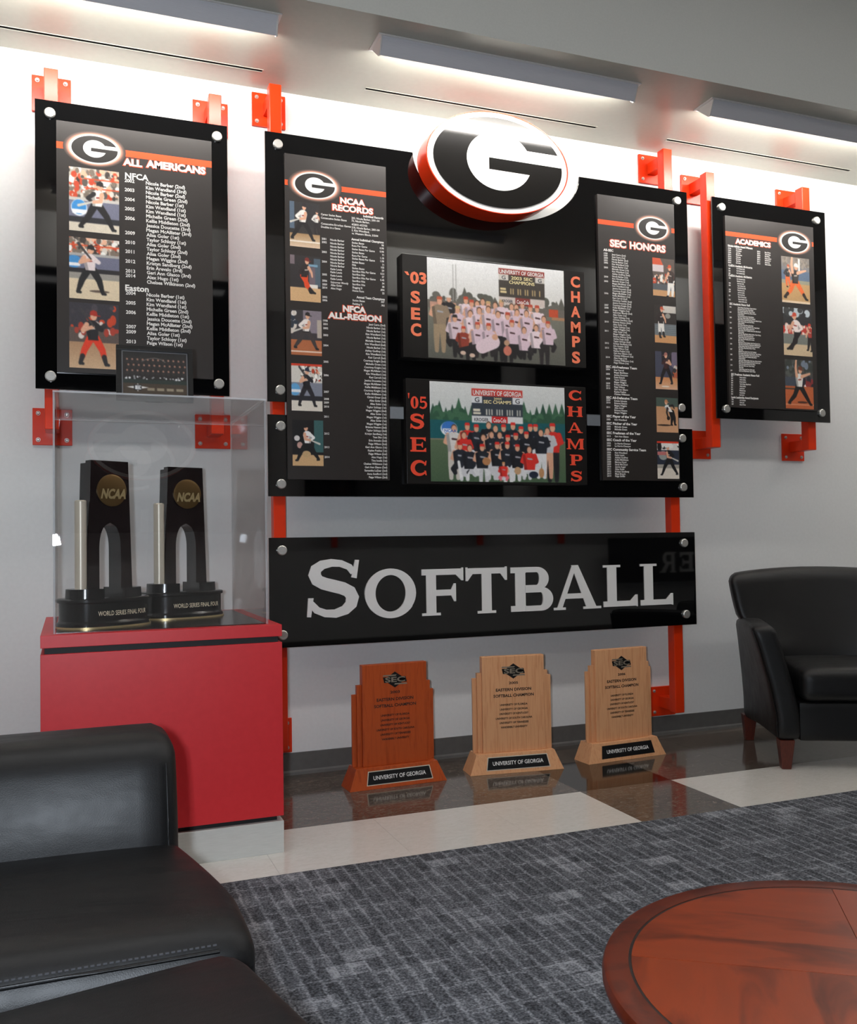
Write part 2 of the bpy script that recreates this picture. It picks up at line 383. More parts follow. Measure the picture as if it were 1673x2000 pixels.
# serif capitals drawn as strokes, cap height 1, returned as polygons
def strip(pts, ws):
    P = [Vector(p) for p in pts]; out = []
    L = []; R = []
    for i, p in enumerate(P):
        d = (P[min(i+1, len(P)-1)]-P[max(i-1, 0)]).normalized(); n = Vector((-d.y, d.x)); L.append(p+n*ws[i]/2); R.append(p-n*ws[i]/2)
    for i in range(len(P)-1): out.append([tuple(L[i]), tuple(L[i+1]), tuple(R[i+1]), tuple(R[i])])
    return out
def arc(cx, cy, rx, ry, a0, a1, n=20): return [(cx+rx*math.cos(math.radians(a0+(a1-a0)*i/n)), cy+ry*math.sin(math.radians(a0+(a1-a0)*i/n))) for i in range(n+1)]
def R4(x0, x1, y0, y1): return [(x0, y0), (x1, y0), (x1, y1), (x0, y1)]
def bowl(x, y0, y1, r, t, th):          # right-hand half ring from a stem at x
    cy = (y0+y1)/2; ry = (y1-y0)/2; xo = x+r-ry*0.9; n = 16
    o = [(x, y1)]+arc(xo, cy, ry*0.9, ry, 90, -90, n)+[(x, y0)]
    i = [(x, y1-th)]+arc(xo, cy, ry*0.9-t, ry-th, 90, -90, n)+[(x, y0+th)]
    return [[o[k], o[k+1], i[k+1], i[k]] for k in range(len(o)-1)]
def glyph(c, st=0.2, th=0.13, sf=0.055):
    """polygons, advance width"""
    S = 0.05
    if c == 'O' or c == '0':
        wd = 1.06 if c == 'O' else 0.72; o = arc(wd/2, .5, wd/2, .52, 0, 360, 44); i = arc(wd/2, .5, wd/2-st*1.08, .52-th*1.05, 0, 360, 44)
        return [[o[k], o[k+1], i[k+1], i[k]] for k in range(44)], wd
    if c == 'F':
        return [R4(.09, .09+st, 0, 1), R4(0, .38, 0, sf), R4(0, .82, 1-th, 1), [(.82, 1), (.70, 1-th), (.82, .74), (.86, .74), (.86, 1.02), (.82, 1.02)], R4(.2, .6, .42, .42+th), [(.6, .42+th), (.66, .68), (.7, .68), (.7, .29), (.66, .29), (.6, .42)]], .86
    if c == 'T':
        return [R4(.43-st/2, .43+st/2, 0, 1), R4(.24, .62, 0, sf), R4(.04, .82, 1-th, 1), [(.04, 1-th), (.14, 1-th), (.04, .72), (0, .72), (0, 1.02), (.04, 1.02)], [(.72, 1-th), (.82, 1-th), (.82, 1.02), (.86, 1.02), (.86, .72), (.82, .72)]], .86
    if c == 'L':
        return [R4(.09, .09+st, 0, 1), R4(0, .38, 1-sf, 1), R4(0, .72, 0, th), [(.6, th), (.72, .27), (.76, .27), (.76, -.02), (.72, 0), (.6, 0)]], .76
    if c == 'E':
        return glyph('F', st, th, sf)[0][:1]+[R4(0, .3, 0, sf)]+glyph('F', st, th, sf)[0][2:]+[R4(0, .84, 0, th), [(.72, th), (.84, .28), (.88, .28), (.88, -.02), (.84, 0), (.72, 0)]], .88
    if c == 'H':
        return [R4(.09, .09+st, 0, 1), R4(.71, .71+st, 0, 1), R4(.2, .8, .44, .44+th), R4(0, .38, 0, sf), R4(0, .38, 1-sf, 1), R4(.62, 1, 0, sf), R4(.62, 1, 1-sf, 1)], 1.0
    if c == 'A':
        return [[(.06, 0), (.17, 0), (.52, 1.02), (.42, 1.02)], [(.40, 1.02), (.55, 1.02), (.97, 0), (.74, 0)], R4(.22, .78, .25, .25+th*.9), R4(0, .26, 0, sf), R4(.66, 1.06, 0, sf)], 1.06
    if c == 'B':
        return [R4(.09, .09+st, 0, 1), R4(0, .3, 0, th), R4(0, .3, 1-th, 1)]+bowl(.28, .47, 1, .48, st*.95, th*.92)+bowl(.28, 0, .54, .56, st, th*.92), .86
    if c == 'P':
        return [R4(.09, .09+st, 0, 1), R4(0, .38, 0, sf), R4(0, .3, 1-sf, 1)]+bowl(.24, .4, 1, .58, st*.95, th), .82
    if c == 'R':
        return glyph('P', st, th, sf)[0]+[[(.42, .45), (.62, .45), (.98, 0), (.72, 0)], R4(.66, 1.04, 0, sf)], 1.02
    if c == 'M':
        return [R4(.1, .1+st*.6, 0, 1), R4(.94, .94+st, 0, 1), [(.08, 1), (.28, 1), (.7, .1), (.58, .0)], [(.52, .1), (.62, 0), (1.0, 1), (.9, 1)], R4(0, .32, 0, sf), R4(.84, 1.24, 0, sf), R4(0, .28, 1-sf, 1), R4(.9, 1.24, 1-sf, 1)], 1.24
    if c == 'C':
        a = arc(.5, .5, .42, .455, 42, 318, 34); ws = [th+(st*1.1-th)*abs(math.sin(math.radians(90*(1-abs(i-17)/17)))) for i in range(35)]
        return strip(a, ws)+[[(.78, .68), (.9, .68), (.94, 1.0), (.86, 1.0)], [(.78, .32), (.9, .32), (.94, .0), (.86, .0)]], .96
    if c == 'S':
        cl = [(.735, .76), (.67, .86), (.54, .925), (.40, .94), (.26, .91), (.165, .84), (.14, .74), (.18, .645), (.28, .585), (.42, .54), (.56, .495), (.67, .43), (.715, .33), (.69, .21), (.60, .115), (.45, .06), (.30, .07), (.17, .13), (.08, .25)]
        ws = [.1, .11, .12, .135, .155, .175, .19, .2, .21, .215, .215, .21, .2, .185, .165, .145, .13, .12, .1]
        return strip(cl, [q*st/.2 for q in ws])+[[(.70, .68), (.78, .66), (.82, .98), (.76, .985)], [(.02, .02), (.08, .015), (.12, .34), (.04, .34)]], .82
    if c == '5':
        cl = [(.2, .52), (.3, .58), (.44, .6), (.57, .54), (.63, .42), (.62, .26), (.52, .12), (.36, .06), (.2, .09), (.1, .18)]
        return strip(cl, [.1, .12, .14, .17, .2, .2, .17, .14, .13, .16])+[R4(.14, .62, .84, 1), [(.14, 1), (.25, 1), (.24, .5), (.12, .52)]], .72
    if c == "'":
        return [[(.0, 1.08), (.16, 1.08), (.10, .72), (.05, .72)]], .16
    raise KeyError(c)
def glyph_mesh(c, x0, x1, z0, z1, y0, y1, mb=None, **k):
    mb = mb or MB(); polys, wd = glyph(c, **k)
    xs = [p[0] for q in polys for p in q]; zs = [p[1] for q in polys for p in q]
    a, b, e, d = min(xs), max(xs), min(zs), max(zs)
    for qi, q in enumerate(polys):
        dy = -.00012*(qi % 40) if abs(y1-y0) > 1e-6 else -.00002*(qi % 40)
        pts = [(x0+(px-a)/(b-a)*(x1-x0), z0+(pz-e)/(d-e)*(z1-z0)) for px, pz in q]
        if y0 == y1: mb.add([(px, y0+dy, pz) for px, pz in pts], [tuple(range(len(pts)))])
        else: mb.prism(pts, y0, y1+dy)
    return mb

# ------------------------------------------------------------------ coloured prints
def set_cols(o, cols):
    a = o.data.color_attributes.new('Col', 'FLOAT_COLOR', 'POINT')
    c = np.ones((len(o.data.vertices), 4)); c[:, :3] = cols; a.data.foreach_set('color', c.ravel())
def lin_np(c):
    c = np.asarray(c, float)/255; return np.where(c <= 0.04045, c/12.92, ((c+0.055)/1.055)**2.4)

PANEL_RGB = (40, 35, 33)
def g_counter(n=40):
    pts = []
    a0 = math.atan2((.345-.03)/.65, (.43)/.5); a1 = 2*math.pi+math.atan2((-.186-.03)/.65, .47/.5)
    for i in range(n+1):
        a = a0+(a1-a0)*i/n; pts.append((.5*math.cos(a), .03+.65*math.sin(a)))
    pts += [(-.162, -.175), (-.162, .09), (1.0, .075), (.945, .345)]
    return pts
def g_print(name, cx, cz, hx, hz, Y, root, halo=True, ring=1.08):
    """the printed oval G: soft halo, white ring, black oval, white counter"""
    v = []; f = []; c = []
    def ell(r0, r1, dy, c0, c1, n=56):
        b = len(v)
        for i in range(n):
            a = 2*math.pi*i/n
            v.append((cx+hx*r0*math.cos(a), Y-dy, cz+hz*r0*math.sin(a))); c.append(c0)
            v.append((cx+hx*r1*math.cos(a), Y-dy, cz+hz*r1*math.sin(a))); c.append(c1)
        for i in range(n):
            j = (i+1) % n; f.append((b+2*i, b+2*j, b+2*j+1, b+2*i+1))
    if halo:
        st = [(1.04, (255, 240, 235)), (1.10, (246, 190, 170)), (1.17, (178, 122, 104)), (1.25, (98, 78, 70)), (1.36, PANEL_RGB)]
        for (a, ca), (b_, cb) in zip(st, st[1:]): ell(a, b_, 0.0006, ca, cb)
    ell(0.0, ring, 0.0009, (244, 242, 238), (244, 242, 238)); ell(0.0, 1.0, 0.0012, (32, 28, 26), (32, 28, 26))
    b = len(v); P = g_counter()
    for (p, q) in P: v.append((cx+p*hx, Y-.0015, cz+q*hz)); c.append((244, 242, 238))
    f.append(tuple(range(b, b+len(P))))
    mb = MB(); mb.add(v, f)
    o = wpart(name, mb, M_PRINT, root); set_cols(o, lin_np(c)); return o

class Img:
    """a little raster canvas; coordinates 0..1, y down"""
    def __init__(s, w, h, bg=(128, 128, 128), seed=1):
        s.k = 3; s.w, s.h = w, h; s.W, s.H = w*3, h*3; s.a = np.empty((s.H, s.W, 3)); s.a[:] = bg
        s.yy, s.xx = np.mgrid[0:s.H, 0:s.W]; s.xx = (s.xx+.5)/s.W; s.yy = (s.yy+.5)/s.H; s.asp = h/w; s.rng = random.Random(seed); s.nr = np.random.default_rng(seed)
    def rect(s, x0, y0, x1, y1, c, c2=None):
        X0, X1 = int(max(x0, 0)*s.W), int(min(x1, 1)*s.W+.5); Y0, Y1 = int(max(y0, 0)*s.H), int(min(y1, 1)*s.H+.5)
        if X1 <= X0 or Y1 <= Y0: return
        if c2 is None: s.a[Y0:Y1, X0:X1] = c
        else:
            t = np.linspace(0, 1, Y1-Y0)[:, None, None]; s.a[Y0:Y1, X0:X1] = np.array(c)*(1-t)+np.array(c2)*t
    def _win(s, x0, y0, x1, y1):
        return (slice(max(int(y0*s.H)-1, 0), max(min(int(y1*s.H)+2, s.H), 0)), slice(max(int(x0*s.W)-1, 0), max(min(int(x1*s.W)+2, s.W), 0)))
    def ell(s, cx, cy, rx, ry, c):
        w_ = s._win(cx-rx, cy-ry, cx+rx, cy+ry); m_ = ((s.xx[w_]-cx)/rx)**2+((s.yy[w_]-cy)/ry)**2 < 1; s.a[w_][m_] = c
    def poly(s, P, c):
        xs = [p[0] for p in P]; ys = [p[1] for p in P]; w_ = s._win(min(xs), min(ys), max(xs), max(ys)); X = s.xx[w_]; Y = s.yy[w_]; ins = np.zeros(X.shape, bool); n = len(P)
        for i in range(n):
            (x0, y0), (x1, y1) = P[i], P[(i+1) % n]
            if y0 == y1: continue
            q = ((y0 > Y) != (y1 > Y)) & (X < (x1-x0)*(Y-y0)/(y1-y0)+x0); ins ^= q
        s.a[w_][ins] = c
    def limb(s, P, ws, c):
        for i in range(len(P)-1):
            (x0, y0), (x1, y1) = P[i], P[i+1]; r = max(ws[i], ws[i+1])
            w_ = s._win(min(x0, x1)-r, min(y0, y1)-r/s.asp, max(x0, x1)+r, max(y0, y1)+r/s.asp); X = s.xx[w_]; Y = s.yy[w_]*s.asp
            ax, ay, bx, by = x0, y0*s.asp, x1, y1*s.asp; dx, dy = bx-ax, by-ay; L = dx*dx+dy*dy+1e-9
            t = np.clip(((X-ax)*dx+(Y-ay)*dy)/L, 0, 1); rr = (ws[i]+(ws[i+1]-ws[i])*t)/2
            m_ = (X-ax-t*dx)**2+(Y-ay-t*dy)**2 < rr*rr; s.a[w_][m_] = c
    def speck(s, x0, y0, x1, y1, cols, n, r0, r1):
        for _ in range(n):
            r = s.rng.uniform(r0, r1); s.ell(s.rng.uniform(x0, x1), s.rng.uniform(y0, y1), r, r*s.rng.uniform(.7, 1.6)/s.asp, s.rng.choice(cols))
    def out(s, noise=5):
        a = s.a.reshape(s.h, 3, s.w, 3, 3).mean((1, 3)); b = a.copy()
        b[1:-1, 1:-1] = a[1:-1, 1:-1]*.5+(a[:-2, 1:-1]+a[2:, 1:-1]+a[1:-1, :-2]+a[1:-1, 2:])*.125
        n1 = s.nr.normal(0, 1, (s.h, s.w, 1)); n1[1:] = (n1[1:]+n1[:-1])*.7; n1[:, 1:] = (n1[:, 1:]+n1[:, :-1])*.7
        return np.clip(b*(1+.012*n1)+s.nr.normal(0, noise*.5, (s.h, s.w, 1)), 0, 255)
def photo_obj(name, im, x0, x1, z0, z1, Y, root, parent=None, label=None):
    a = im.out(); h, w_, _ = a.shape
    xs = np.linspace(x0, x1, w_); zs = np.linspace(z1, z0, h)
    V = np.empty((h, w_, 3)); V[..., 0] = xs[None, :]-root.location.x; V[..., 1] = Y-root.location.y; V[..., 2] = zs[:, None]-root.location.z
    idx = np.arange(h*w_).reshape(h, w_)
    F = np.stack([idx[:-1, :-1], idx[1:, :-1], idx[1:, 1:], idx[:-1, 1:]], -1).reshape(-1, 4)
    me = bpy.data.meshes.new(name); me.vertices.add(h*w_); me.vertices.foreach_set('co', V.ravel())
    me.loops.add(F.size); me.loops.foreach_set('vertex_index', F.ravel().astype(np.int32)); me.polygons.add(len(F)); me.polygons.foreach_set('loop_start', np.arange(0, F.size, 4, dtype=np.int32))
    me.update(calc_edges=True); me.materials.append(M_PRINT)
    o = bpy.data.objects.new(name, me); COL.objects.link(o); o.parent = parent or root
    set_cols(o, lin_np(a.reshape(-1, 3)))
    if label: o['label'] = label
    return o

SKIN = (222, 168, 138)
def player(im, x, y, s, shirt, pants, helmet, pose, flip=1, socks=None, sleeve=None):
    """one ball player in a photograph; (x,y) hips, s body scale in picture heights"""
    A = im.asp
    def P(dx, dy): return (x+flip*dx*s*A, y+dy*s)
    W = lambda v: v*s*A
    socks = socks or pants; sleeve = sleeve or shirt
    sh = {'swing': (.02, -.30), 'stance': (-.03, -.31), 'run': (.06, -.29), 'pitch': (.0, -.30), 'field': (-.16, -.22), 'walk': (0, -.31)}[pose]
    legs = {'swing': [[(-.05, 0), (-.17, .22), (-.33, .42)], [(.05, 0), (.2, .2), (.32, .44)]],
            'stance': [[(-.05, 0), (-.16, .2), (-.24, .44)], [(.05, 0), (.17, .2), (.24, .45)]],
            'run': [[(-.04, 0), (.1, .2), (.2, .42)], [(.05, 0), (.07, .24), (.3, .42)]],
            'pitch': [[(-.05, 0), (-.16, .22), (-.36, .4)], [(.05, 0), (.2, .2), (.36, .42)]],
            'field': [[(-.02, 0), (.04, .22), (.0, .44)], [(.06, 0), (.14, .2), (.16, .43)]],
            'walk': [[(-.05, 0), (-.07, .23), (-.05, .46)], [(.05, 0), (.08, .22), (.12, .43)]]}[pose]
    for L in legs:
        im.limb([P(*q) for q in L[:2]], [W(.15), W(.12)], pants)
        k = L[1]; ft = L[2]; mid = ((k[0]+ft[0])/2, (k[1]+ft[1])/2)
        im.limb([P(*k), P(*mid)], [W(.12), W(.1)], pants); im.limb([P(*mid), P(*ft)], [W(.095), W(.07)], socks)
        im.limb([P(*ft), P(ft[0]+.05, ft[1]+.012)], [W(.06), W(.05)], (30, 30, 32))
    hx, hy = sh
    dk = tuple(int(v_*.72) for v_ in shirt)
    im.poly([P(-.085, .03), P(hx-.125, hy+.09), P(hx-.1, hy+.02), P(hx-.03, hy-.01), P(hx+.05, hy-.01), P(hx+.11, hy+.03), P(hx+.13, hy+.1), P(.09, .03)], shirt)
    im.poly([P(-.085, .03), P(hx-.125, hy+.09), P(hx-.06, hy+.06), P(-.03, .03)], dk); im.limb([P(-.085, .02), P(.09, .02)], [W(.025), W(.025)], (24, 22, 24))
    im.limb([P(hx-.02, hy+.14), P(hx+.06, hy+.13)], [W(.03), W(.03)], (150, 50, 40) if sum(shirt) > 400 else (200, 190, 180))
    if pose == 'swing':
        im.limb([P(hx-.08, hy+.07), P(hx-.2, hy+.16), P(hx-.12, hy+.22)], [W(.09), W(.075), W(.06)], sleeve)
        im.limb([P(hx+.08, hy+.07), P(hx+.06, hy+.2), P(hx-.1, hy+.23)], [W(.09), W(.075), W(.06)], SKIN)
        im.limb([P(hx-.11, hy+.23), P(hx-.38, hy+.32)], [W(.03), W(.055)], (205, 200, 190))
    elif pose == 'stance':
        im.limb([P(hx+.09, hy+.07), P(hx+.19, hy+.15), P(hx+.05, hy+.09)], [W(.09), W(.08), W(.06)], sleeve)
        im.limb([P(hx-.09, hy+.07), P(hx-.16, hy+.17), P(hx+.03, hy+.1)], [W(.09), W(.08), W(.06)], SKIN)
        im.limb([P(hx+.04, hy+.09), P(hx-.2, hy-.2)], [W(.03), W(.055)], (60, 58, 60))
    elif pose == 'pitch':
        im.limb([P(hx-.08, hy+.05), P(hx-.11, hy-.14), P(hx-.09, hy-.34)], [W(.09), W(.075), W(.05)], SKIN); im.ell(*P(hx-.09, hy-.37), W(.035), .035*s, (235, 235, 190))
        im.limb([P(hx+.09, hy+.06), P(hx+.22, hy+.02), P(hx+.36, hy-.02)], [W(.09), W(.07), W(.05)], SKIN)
    elif pose == 'field':
        im.limb([P(hx, hy+.1), P(hx-.03, hy+.25), P(hx+.02, hy+.4)], [W(.08), W(.07), W(.06)], (40, 36, 36)); im.ell(*P(hx+.04, hy+.44), W(.07), .07*s, (34, 28, 26))
        im.limb([P(hx+.1, hy+.02), P(hx+.24, hy-.0), P(hx+.3, hy+.1)], [W(.08), W(.07), W(.05)], (50, 46, 46))
    else:
        im.limb([P(hx-.09, hy+.07), P(hx-.2, hy+.2), P(hx-.1, hy+.26)], [W(.09), W(.07), W(.05)], sleeve)
        im.limb([P(hx+.09, hy+.07), P(hx+.18, hy+.2), P(hx+.2, hy+.3)], [W(.09), W(.07), W(.05)], SKIN)
    hd = P(hx+(.04 if pose != 'field' else -.05), hy-.1)
    im.ell(hd[0], hd[1]+.012*s, W(.062), .078*s, SKIN); 
    im.poly([(hd[0]-W(.075), hd[1]), (hd[0]-W(.06), hd[1]-.07*s), (hd[0], hd[1]-.095*s), (hd[0]+W(.06), hd[1]-.07*s), (hd[0]+W(.075), hd[1])], helmet)
    im.limb([(hd[0], hd[1]), (hd[0]+flip*W(.12), hd[1]+.008*s)], [W(.02), W(.02)], helmet)
CROWD = [(214, 206, 196), (240, 238, 232), (60, 52, 48), (196, 70, 40), (120, 108, 96), (90, 84, 78), (230, 180, 150)]
def ball_photo(kind, seed, w=88, h=110):
    im = Img(w, h, (60, 60, 66), seed); T = (206, 186, 158)
    if kind == 'crowd_wall':          # stands, grey padded wall with a round blue badge, pale dirt
        im.rect(0, 0, 1, .5, (176, 168, 156)); im.speck(0, 0, 1, .46, CROWD, 160, .02, .06)
        for yy in (.16, .3): im.rect(.3, yy, 1, yy+.02, (206, 78, 44))
        im.rect(0, .47, 1, .52, (196, 192, 186)); im.rect(0, .52, 1, .8, (112, 114, 134)); im.rect(0, .77, 1, .86, (38, 38, 44))
        im.rect(0, .86, 1, 1, (214, 204, 186)); im.ell(.2, .63, .16, .13, (226, 232, 240)); im.ell(.2, .62, .145, .115, (58, 140, 206)); im.rect(.07, .66, .36, .72, (240, 240, 244))
        player(im, .55, .58, .8, (240, 236, 230), (26, 24, 26), (30, 28, 30), 'swing', 1, sleeve=(36, 34, 36))
    elif kind == 'crowd_wall2':
        im.rect(0, 0, 1, .3, (170, 150, 136)); im.speck(0, 0, 1, .26, CROWD, 120, .02, .07); im.rect(0, .12, 1, .14, (214, 80, 40)); im.rect(0, .26, 1, .3, (170, 168, 166)); im.rect(0, .3, 1, .52, (106, 108, 130)); im.rect(0, .5, 1, .57, (34, 32, 36))
        im.rect(0, .57, 1, .68, (150, 146, 138)); im.rect(0, .67, 1, 1, (220, 202, 172)); im.ell(.1, .4, .15, .1, (64, 140, 200)); im.rect(0, .42, .22, .47, (236, 236, 240)); im.ell(.6, .86, .2, .02, (92, 76, 66))
        player(im, .42, .52, .82, (226, 212, 212), (24, 24, 26), (28, 26, 28), 'stance', 1)
    elif kind == 'dugout':
        im.rect(0, 0, 1, .55, (52, 50, 58)); im.speck(0, .05, 1, .4, [(196, 66, 34), (60, 56, 62), (70, 66, 72)], 16, .03, .09); im.rect(0, .38, 1, .62, (92, 78, 72)); im.speck(.1, .3, .95, .52, [(226, 214, 206), (170, 60, 44), (44, 40, 42)], 26, .03, .06)
        im.rect(0, .6, 1, 1, (176, 138, 104), (206, 172, 136)); player(im, .48, .54, .86, (30, 28, 32), (226, 58, 28), (170, 44, 30), 'stance', 1, socks=(34, 30, 30))
    elif kind == 'dark_fence':
        im.rect(0, 0, 1, .72, (44, 42, 44)); im.rect(0, 0, .16, .6, (84, 100, 118)); im.rect(.16, .55, 1, .72, (52, 48, 48)); im.rect(0, .7, 1, 1, (166, 132, 92), (222, 196, 170)); im.rect(0, .86, 1, .89, (236, 226, 214))
        player(im, .88, .42, .55, (226, 222, 216), (40, 36, 38), (60, 46, 44), 'walk', 1); player(im, .42, .44, .86, (238, 232, 226), (30, 28, 30), (40, 34, 36), 'swing', 1)
    elif kind == 'runner':
        im.rect(0, 0, 1, .7, (48, 44, 46)); im.rect(.78, .05, 1, .66, (78, 94, 106)); im.rect(.6, .18, .9, .23, (120, 160, 184)); im.rect(.62, .24, .82, .66, (110, 96, 104)); im.rect(0, 0, .15, .2, (120, 106, 112)); im.rect(.62, .62, .9, .72, (226, 220, 212)); im.rect(0, .7, 1, 1, (212, 172, 126))
        player(im, .45, .44, .84, (46, 38, 38), (226, 74, 34), (120, 40, 34), 'run', 1, socks=(40, 34, 34))
    elif kind == 'brown_dirt':
        im.rect(0, 0, 1, .66, (58, 54, 58)); im.rect(.4, 0, 1, .5, (132, 122, 132)); im.speck(0, .05, .16, .5, [(210, 200, 190), (40, 50, 64), (226, 220, 216)], 22, .04, .08); im.rect(.85, .2, 1, .6, (180, 168, 156)); im.rect(0, .66, 1, 1, (176, 104, 66)); im.rect(0, .9, 1, .93, (230, 206, 190))
        player(im, .48, .46, .86, (236, 226, 220), (64, 58, 58), (38, 32, 34), 'swing', 1)
    elif kind == 'bright_stand':
        im.rect(0, 0, 1, .4, (214, 208, 200)); im.speck(.3, 0, 1, .36, CROWD+[(250, 246, 240)]*3, 90, .02, .06); im.rect(0, 0, 1, .05, (206, 64, 40)); im.rect(0, .4, 1, .7, (128, 132, 146)); im.rect(0, .68, 1, .78, (40, 40, 46)); im.rect(0, .78, 1, 1, (222, 214, 202)); im.ell(.12, .55, .16, .13, (96, 162, 210)); im.rect(0, .55, .3, .61, (232, 234, 240))
        player(im, .5, .5, .84, (30, 30, 36), (40, 38, 44), (40, 50, 70), 'stance', 1)
    elif kind == 'night':
        im.rect(0, 0, 1, .78, (20, 20, 22)); im.rect(.7, 0, 1, .7, (58, 96, 96)); im.ell(.15, .4, .09, .06, (210, 206, 204)); im.ell(.24, .55, .09, .07, (190, 150, 140)); im.rect(0, .76, 1, 1, (206, 168, 122)); im.ell(.45, .74, .14, .07, (196, 164, 120))
        player(im, .5, .5, .84, (238, 236, 234), (20, 20, 22), (26, 24, 26), 'swing', -1)
    elif kind == 'fly_ball':
        im.rect(0, 0, 1, .7, (96, 84, 78)); im.poly([(0, 0), (.35, 0), (.5, .2), (0, .3)], (206, 84, 52)); im.rect(0, .18, .5, .36, (214, 200, 202)); im.speck(0, .42, 1, .68, CROWD, 60, .03, .06); im.rect(0, .68, 1, .86, (86, 92, 98)); im.rect(0, .84, 1, 1, (206, 158, 112))
        player(im, .82, .6, .9, (66, 52, 48), (238, 234, 228), (206, 84, 50), 'walk', -1)
    elif kind == 'grey_stand':
        im.rect(0, 0, 1, .5, (48, 42, 40)); im.rect(.4, .02, 1, .2, (206, 200, 192)); im.ell(.62, .28, .12, .07, (150, 148, 140)); im.rect(0, .5, 1, .82, (120, 128, 132))
        for i in range(6): im.rect(0, .52+i*.05, 1, .53+i*.05, (84, 92, 98))
        im.rect(0, .8, 1, 1, (206, 152, 102)); player(im, .3, .46, .84, (46, 36, 36), (236, 232, 226), (196, 84, 54), 'walk', 1, socks=(30, 28, 28))
    elif kind == 'blue_wall':
        im.rect(0, 0, 1, .7, (70, 72, 90)); im.rect(.3, 0, .75, .3, (34, 32, 40)); im.rect(.75, 0, 1, .4, (116, 104, 124)); im.speck(.8, .4, 1, .68, [(180, 90, 60), (50, 46, 50), (210, 200, 190)], 14, .05, .09); im.rect(0, .68, 1, 1, (206, 138, 88), (222, 176, 144)); im.ell(.45, .92, .18, .02, (236, 222, 206))
        player(im, .5, .45, .86, (64, 34, 36), (30, 26, 30), (170, 110, 100), 'stance', -1)
    elif kind == 'fielder':
        im.rect(0, 0, 1, .28, (72, 88, 80)); im.rect(0, .26, 1, 1, (196, 146, 106), (210, 160, 122)); im.ell(.35, .79, .32, .025, (60, 44, 36)); player(im, .68, .4, .84, (238, 236, 232), (26, 24, 26), (196, 130, 90), 'field', 1)
    elif kind == 'navy_wall':
        im.rect(0, 0, 1, .24, (220, 214, 208)); im.speck(0, .04, 1, .16, [(30, 30, 30), (236, 232, 226)], 20, .05, .1); im.rect(0, 0, 1, .05, (220, 60, 36)); im.rect(0, .24, 1, .64, (44, 50, 66)); im.ell(.28, .38, .2, .12, (150, 156, 152)); im.rect(.02, .28, .45, .37, (190, 110, 108)); im.rect(0, .62, 1, .76, (166, 160, 150)); im.rect(0, .72, 1, 1, (226, 216, 202))
        player(im, .56, .5, .86, (26, 26, 30), (24, 24, 28), (236, 232, 226), 'swing', -1)
    elif kind == 'windup_day':
        im.rect(0, 0, 1, .5, (132, 124, 116), (110, 118, 132)); im.speck(0, 0, 1, .24, [(120, 112, 104), (146, 136, 126)], 60, .02, .05); im.rect(.6, .03, .66, .36, (226, 226, 222)); im.rect(0, .3, 1, .52, (94, 112, 136)); im.rect(0, .5, 1, .6, (150, 148, 128)); im.rect(0, .58, 1, 1, (190, 152, 104)); im.rect(0, .95, 1, 1, (226, 204, 176))
        player(im, .22, .42, .5, (60, 56, 56), (226, 110, 60), (190, 90, 60), 'walk', 1); player(im, .48, .54, .84, (64, 58, 56), (232, 108, 52), (236, 230, 222), 'pitch', 1, socks=(50, 40, 36))
    elif kind == 'catch':
        im.rect(0, 0, 1, .5, (46, 46, 48)); im.speck(0, 0, 1, .14, [(190, 200, 206), (46, 46, 48), (60, 62, 62)], 30, .04, .1); im.speck(0, .36, 1, .56, [(190, 56, 44), (232, 216, 208), (226, 170, 150)], 70, .03, .07); im.rect(0, .55, 1, .78, (120, 124, 118)); im.rect(0, .76, 1, 1, (210, 186, 152))
        player(im, .94, .6, .6, (170, 60, 50), (40, 36, 36), (200, 60, 44), 'walk', -1); player(im, .5, .5, .84, (240, 226, 222), (34, 28, 30), (200, 74, 52), 'run', -1)
    else:                              # pitcher on red clay
        im.rect(0, 0, 1, .56, (70, 70, 68)); im.speck(0, 0, 1, .3, [(84, 86, 82), (56, 60, 56), (122, 134, 150)], 50, .04, .1); im.rect(0, .36, 1, .56, (66, 74, 86)); im.speck(.65, .4, 1, .6, [(236, 232, 228), (40, 40, 50), (140, 50, 50)], 14, .05, .08); im.rect(0, .54, 1, 1, (190, 98, 56)); im.rect(0, .58, .6, .61, (70, 60, 50)); im.rect(0, .9, 1, .92, (220, 150, 116)); im.ell(.6, .86, .18, .02, (70, 40, 30))
        player(im, .5, .54, .84, (236, 232, 226), (24, 22, 24), (110, 60, 44), 'pitch', 1)
    return im
